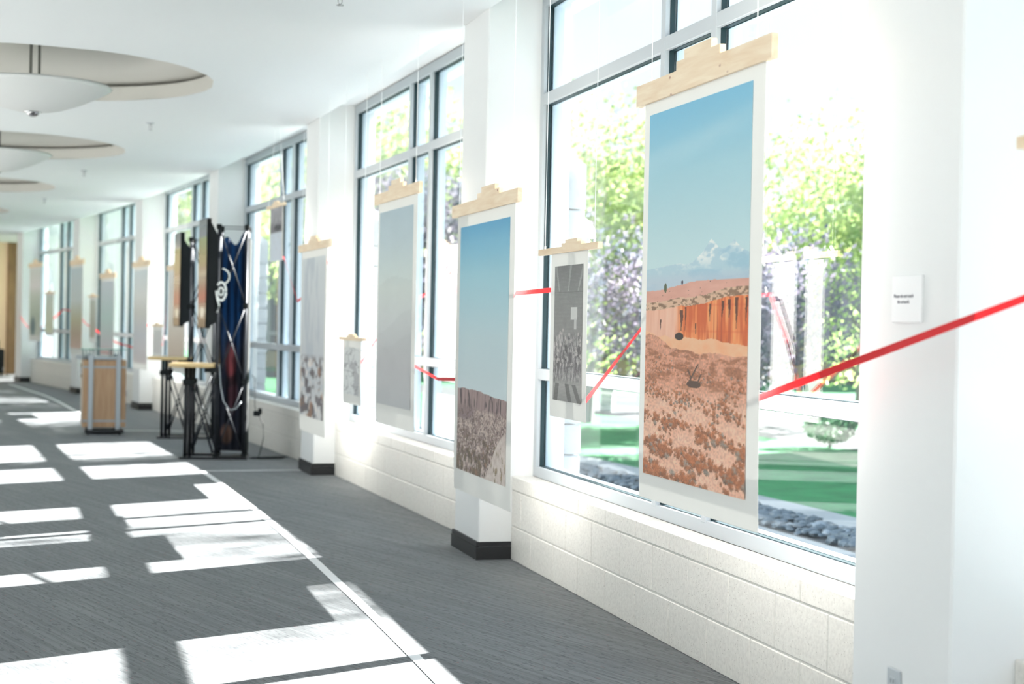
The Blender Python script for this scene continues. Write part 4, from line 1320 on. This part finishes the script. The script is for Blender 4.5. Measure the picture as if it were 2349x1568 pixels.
def truss_display(mw, label, extras):
    t = empty('truss_display', mw, label, 'display stand', 'black truss display stands')
    pr = 0.0135
    PA, PB, PD, HT = 0.315, 0.575, 0.42, 2.20
    base = MB()
    base.bbox(-.02, .61, -.035, 0.035, 0, .022, .004); base.bbox(-.02, .61, PD - .035, PD + .035, 0, .022, .004)
    base.bbox(.28, .61, .03, PD - .03, 0, .018, .004)
    base.build('base_plate', M_BLACK, t)
    for a in (PA, PB):
        for b in (0, PD):
            mb = MB(); mb.tube([(a, b, .02), (a, b, HT)], pr, 8)
            po = mb.build('upright', M_TUBE, t, True)
            for z in (.03, .74, 1.46, HT):
                mb = MB(); mb.bbox(a - .024, a + .024, b - .024, b + .024, z - .03, z + .02, .004); mb.build('clamp', M_BLKP, po)
    def brace(p, q, r=.0070):
        mb = MB(); mb.tube([p, q], r, 6); mb.build('brace', M_TUBE, t, True)
    Z = [.05, .74, 1.46, HT - .02]
    for i in range(3):
        for b in (0.0, PD):
            brace((PA, b - .012, Z[i]), (PB, b - .012, Z[i + 1])); brace((PB, b + .006, Z[i]), (PA, b + .006, Z[i + 1]))
        for a in (PA, PB):
            brace((a, 0, Z[i]), (a, PD, Z[i + 1]), .007); brace((a + .012, PD, Z[i]), (a + .012, 0, Z[i + 1]), .007)
    for b in (0, PD):
        brace((PA, b, HT), (PB, b, HT), .005)
    # table
    for b in (0.0, PD):
        for a in (.03, .075):
            mb = MB(); mb.tube([(a, b, .02), (a, b, .865)], .0155, 8)
            lg = mb.build('leg', M_BLACK, t, True)
        mb = MB(); mb.bbox(.0, .105, b - .028, b + .028, .70, .75, .006); mb.build('leg_clamp', M_BLKP, lg)
        for dx in (0.0, .018):
            brace((.08 + dx * .5, b - .008, .10), (PA - .02, b - .008, .70 + dx)); brace((.08, b + .008, .70 + dx), (PA - .02 - dx * .5, b + .008, .06), .008)
    # rounded table top
    n = 40; cx, cy, rx, ry = .085, PD / 2, .235, .30
    mb = MB(); prof = []
    vs = []
    for (k_, z) in ((.93, .862), (.99, .868), (1.0, .880), (.985, .892), (.95, .896)):
        for j in range(n):
            a = 2 * math.pi * j / n
            ca, sa = math.cos(a), math.sin(a)
            e = .6
            vs.append((cx + rx * k_ * math.copysign(abs(ca) ** e, ca), cy + ry * k_ * math.copysign(abs(sa) ** e, sa), z))
    fs = [(i * n + j, i * n + (j + 1) % n, (i + 1) * n + (j + 1) % n, (i + 1) * n + j) for i in range(4) for j in range(n)] + [tuple(range(n))[::-1], tuple(4 * n + j for j in range(n))]
    obj('table_top', vs, fs, M_TTOP, t)
    mb = MB(); mb.bbox(.20, PA, -.02, .03, .82, .862, .004); mb.bbox(.20, PA, PD - .03, PD + .02, .82, .862, .004); mb.build('table_bracket', M_BLKP, t)
    # drape inside the back of the tower
    if extras == 'curved':
        return finish_display(t, PA, PB, PD, extras)
    C = p_drape(120, 40)
    hh, ww = 120, 40
    U, V = np.meshgrid(np.linspace(0, 1, ww), np.linspace(0, 1, hh))
    top = 2.06 + .05 * np.sin(U * 9.0) + .07 * U
    X = PA + .005 + (PB - PA - .01) * U
    Y = PD - .03 + .012 * np.sin(U * 22) * (0.4 + .6 * V)
    Zz = .05 + (top - .05) * V
    Vv = np.stack([X, Y, Zz], -1).reshape(-1, 3)
    idx = np.arange(hh * ww).reshape(hh, ww)
    F = np.stack([idx[:-1, :-1], idx[:-1, 1:], idx[1:, 1:], idx[1:, :-1]], -1).reshape(-1, 4)
    dr = obj('printed_drape', Vv.tolist(), F.tolist(), M_FABRIC, t, True)
    a = dr.data.color_attributes.new('print', 'FLOAT_COLOR', 'POINT')
    a.data.foreach_set('color', np.concatenate([lin(C).reshape(-1, 3), np.ones((hh * ww, 1))], 1).ravel())
    return finish_display(t, PA, PB, PD, extras)
def finish_display(t, PA, PB, PD, extras):
    # side skirt at the far right post
    mb = MB(); mb.bbox(PB + .012, PB + .028, 0.02, PD + .02, .05, 2.1, .004); mb.build('side_panel', M_BLKP, t)
    # graphic panel facing the corridor with black stretch skin to the tower
    p0, p1 = Vector((.205, -.03, 0)), Vector((.10, .40, 0))
    dd = (p1 - p0); Lp = dd.length; dd.normalize(); nn = Vector((-dd.y, dd.x, 0))
    gm = Matrix(((dd.x, -nn.x, 0, p0.x), (dd.y, -nn.y, 0, p0.y), (0, 0, 1, 0), (0, 0, 0, 1)))
    mb = MB(); mb.bbox(0, Lp, 0, .045, 1.235, 2.275, .004)
    gp = mb.build('graphic_panel', M_BLKP, t, mw=gm)
    pm = print_mesh('graphic', .004, Lp - .004, 1.24, 2.27, -.002, p_panel, 90, 30, gp)
    pm.data.materials[0] = M_GLOSSP
    mb = MB()
    q0, q1 = Vector((.225, -.035, 0)), Vector((PA - .005, -.012, 0))
    sg_ = 10
    vs = []
    for i in range(sg_ + 1):
        f_ = i / sg_
        p = q0.lerp(q1, f_)
        vs += [(p.x, p.y, 1.235 + .06 * f_ ** .7), (p.x, p.y, 2.275 - .17 * (f_ ** (.5 if extras == 'curved' else 1.0))),
               (p.x, p.y + .012, 1.235 + .06 * f_ ** .7), (p.x, p.y + .012, 2.275 - .17 * (f_ ** (.5 if extras == 'curved' else 1.0)))]
    fs = []
    for i in range(sg_):
        b = 4 * i; c = b + 4
        fs += [(b, c, c + 1, b + 1), (b + 2, b + 3, c + 3, c + 2), (b + 1, c + 1, c + 3, b + 3), (b, b + 2, c + 2, c)]
    obj('stretch_skin', vs, fs, M_BLKP, t)
    for z in (1.45, 1.95):
        mb = MB(); mb.tube([(.20, .15, z), (PA, .15, z)], .012, 6); mb.build('panel_arm', M_BLACK, t)
    return t
M_GLOSSP = m_vcol('gloss_print', 0.15, 0.0)
def kframe(x, y, rot):
    return Matrix.Translation((x, y, 0)) @ Matrix.Rotation(math.radians(rot), 4, 'Z')
KN = kframe(-3.095, 14.84, 7.0)
KF = kframe(-3.87, 17.34, 7.0)
truss_display(KN, 'nearer black truss display stand with a pale half-round table top and blue drape', 'straight')
truss_display(KF, 'farther black truss display stand behind the nearer one, with its own pale table top', 'curved')
# white cable coiled on the near tower, black mains lead with plug
cb = empty('cable_coil', KN @ Matrix.Translation((.345, -.04, 1.585)), 'white cable coiled and hung on the nearer truss tower', 'cable')
def arc(cx, cz, r, a0, a1, n=22, y=0.0, k=1.0):
    return [(cx + r * k * math.cos(a0 + (a1 - a0) * i / n), y, cz + r * math.sin(a0 + (a1 - a0) * i / n)) for i in range(n + 1)]
mb = MB()
mb.tube([(x * .52, y, z) for x, y, z in arc(0, 0, .085, 2.4, -3.2, 24, 0)], .0115, 6)
mb.tube([(x * .6, y, z) for x, y, z in arc(0, .0, .036, 0, 6.28, 18, -.012)], .009, 6)
mb.tube([(-.04, 0, .0), (-.036, 0, -.07), (-.015, 0, -.13), (-.035, 0, -.2)], .010, 6)
mb.build('coil', M_CABW, cb, True)
mb = MB(); mb.tube(arc(.0, .14, .075, 1.45, -1.15, 20, -.01), .008, 6); mb.build('loop', M_CABW, cb, True)
lp = empty('hanging_cable', KN @ Matrix.Translation((.40, -.03, .45)), 'grey cable hanging in a loop at the foot of the nearer truss tower', 'cable')
mb = MB(); mb.tube([(-.06, 0, .45), (-.045, 0, .25), (-.015, -.01, .10), (.045, -.015, .02), (.10, -.01, .03), (.15, 0, .10)], .006, 6); mb.build('lead', M_ALU, lp, True)
pl = empty('mains_lead', KN @ Matrix.Translation((.66, .05, 0)), 'black mains lead dropping to the carpet beside the nearer truss tower', 'cable')
mb = MB()
mb.tube([(-.02, 0, .80), (.01, 0, .77), (.015, 0, .5), (.03, .0, .44)], .004, 6)
mb.tube([(.05, 0, .42), (.095, .01, .33), (.10, .02, .2), (.07, .03, .06), (.05, .05, .008), (.12, .10, .007), (.26, .16, .007), (.30, .10, .007), (.26, .02, .007), (.10, -.03, .007), (-.03, .0, .007), (.0, .09, .007), (.2, .2, .007), (.33, .22, .007)], .0045, 6)
mb.build('lead', M_BLKP, pl, True)
mb = MB(); mb.bbox(.0, .07, -.02, .02, .41, .46, .008); mb.bbox(.045, .085, -.015, .015, .43, .485, .006); mb.build('plug', M_BLKP, pl)

# ================================================================== WOODEN CART
ct = empty('display_cart', kframe(-4.80, 17.66, 17.0), 'upright maple display cart on casters with grey metal uprights and a glass-topped tray', 'cart')
CW, CD, CH = .47, .42, .90
mb = MB(); mb.bbox(0, CW, 0, CD, .085, .84, .004); mb.build('body', M_MAPLE, ct)
for x in (.085, .385):
    for y in (-.012, CD + .012):
        mb = MB(); mb.bbox(x - .027, x + .027, y - .014, y + .014, .03, .90, .004); mb.build('upright', M_ALU, ct)
for z in (.155, .76):
    mb = MB(); mb.bbox(-.004, CW + .004, -.006, .0, z - .010, z + .010, .001); mb.build('band', M_ALU, ct)
mb = MB(); mb.bbox(.05, .42, -.02, CD + .02, .845, .875, .003); mb.build('top_tray', M_ALU, ct)
mb = MB(); mb.bbox(.03, .45, -.03, CD + .03, .02, .06, .004); mb.build('base_frame', M_BLACK, ct)
for (x, y) in ((.06, .0), (.41, .0), (.06, CD), (.41, CD)):
    mb = MB(); mb.tube([(x - .012, y, .026), (x + .012, y, .026)], .026, 12); mb.bbox(x - .016, x + .016, y - .016, y + .016, .03, .055, .003); mb.build('caster', M_BLKP, ct)
mb = MB(); mb.bbox(-.03, CW + .01, -.01, CD + .01, .955, .962, .002); mb.build('glass_shelf', mat('green_glass_edge', (0.08, 0.28, 0.24, 1), 0.1), ct)
for i in range(4):
    for y in (.01, CD - .01):
        for x0 in (.0, .30):
            mb = MB(); mb.tube([(x0 + i * .035, y, .875 if x0 + i * .035 > .05 else .84), (x0 + i * .035, y, .956)], .004, 6); mb.build('shelf_post', M_GASK, ct)
mb = MB(); mb.bbox(-.075, .055, .08, .34, .845, .885, .006); mb.build('paper_tray', M_FRAME, ct)
# latched door on the left side
dm = Matrix(((0, -1, 0, 0), (-1, 0, 0, CD), (0, 0, 1, 0), (0, 0, 0, 1)))
mb = MB(); mb.bbox(-.012, 0, .015, CD - .015, .10, .83, .003); dr_ = mb.build('side_door', mat('pale_laminate', srgb(196, 186, 172), 0.4), ct)
for z in (.66, .78):
    mb = MB(); mb.bbox(-.024, -.010, .03, .075, z - .018, z + .018, .003); mb.build('latch', mat('brass_latch', srgb(110, 90, 40), 0.35, 0.6), dr_)
mb = MB(); mb.bbox(-.020, -.010, .12, .36, .68, .77, .003); mb.build('handle_plate', M_ALU, dr_)
mb = MB(); mb.bbox(CW, CW + .014, .05, .09, .43, .50, .004); mb.build('lock', M_CHROME, ct)

# ================================================================== BLACK CHAIR at the end wall
ch = empty('black_armchair', kframe(-11.72, 33.75, 27), 'black armchair against the beige end wall, at the left edge', 'armchair')
mb = MB(); mb.bbox(0, .82, .0, .72, .14, .42, .03); mb.build('seat', M_BLKP, ch)
mb = MB(); mb.bbox(.0, .82, .60, .80, .14, .80, .04); mb.build('backrest', M_BLKP, ch)
for x in (0, .70):
    mb = MB(); mb.bbox(x, x + .13, .0, .74, .06, .60, .03); mb.build('armrest', M_BLKP, ch)
for x in (.05, .77):
    for y in (.06, .70):
        mb = MB(); mb.tube([(x, y, 0), (x, y, .14)], .02, 8); mb.build('leg', M_BLACK, ch)
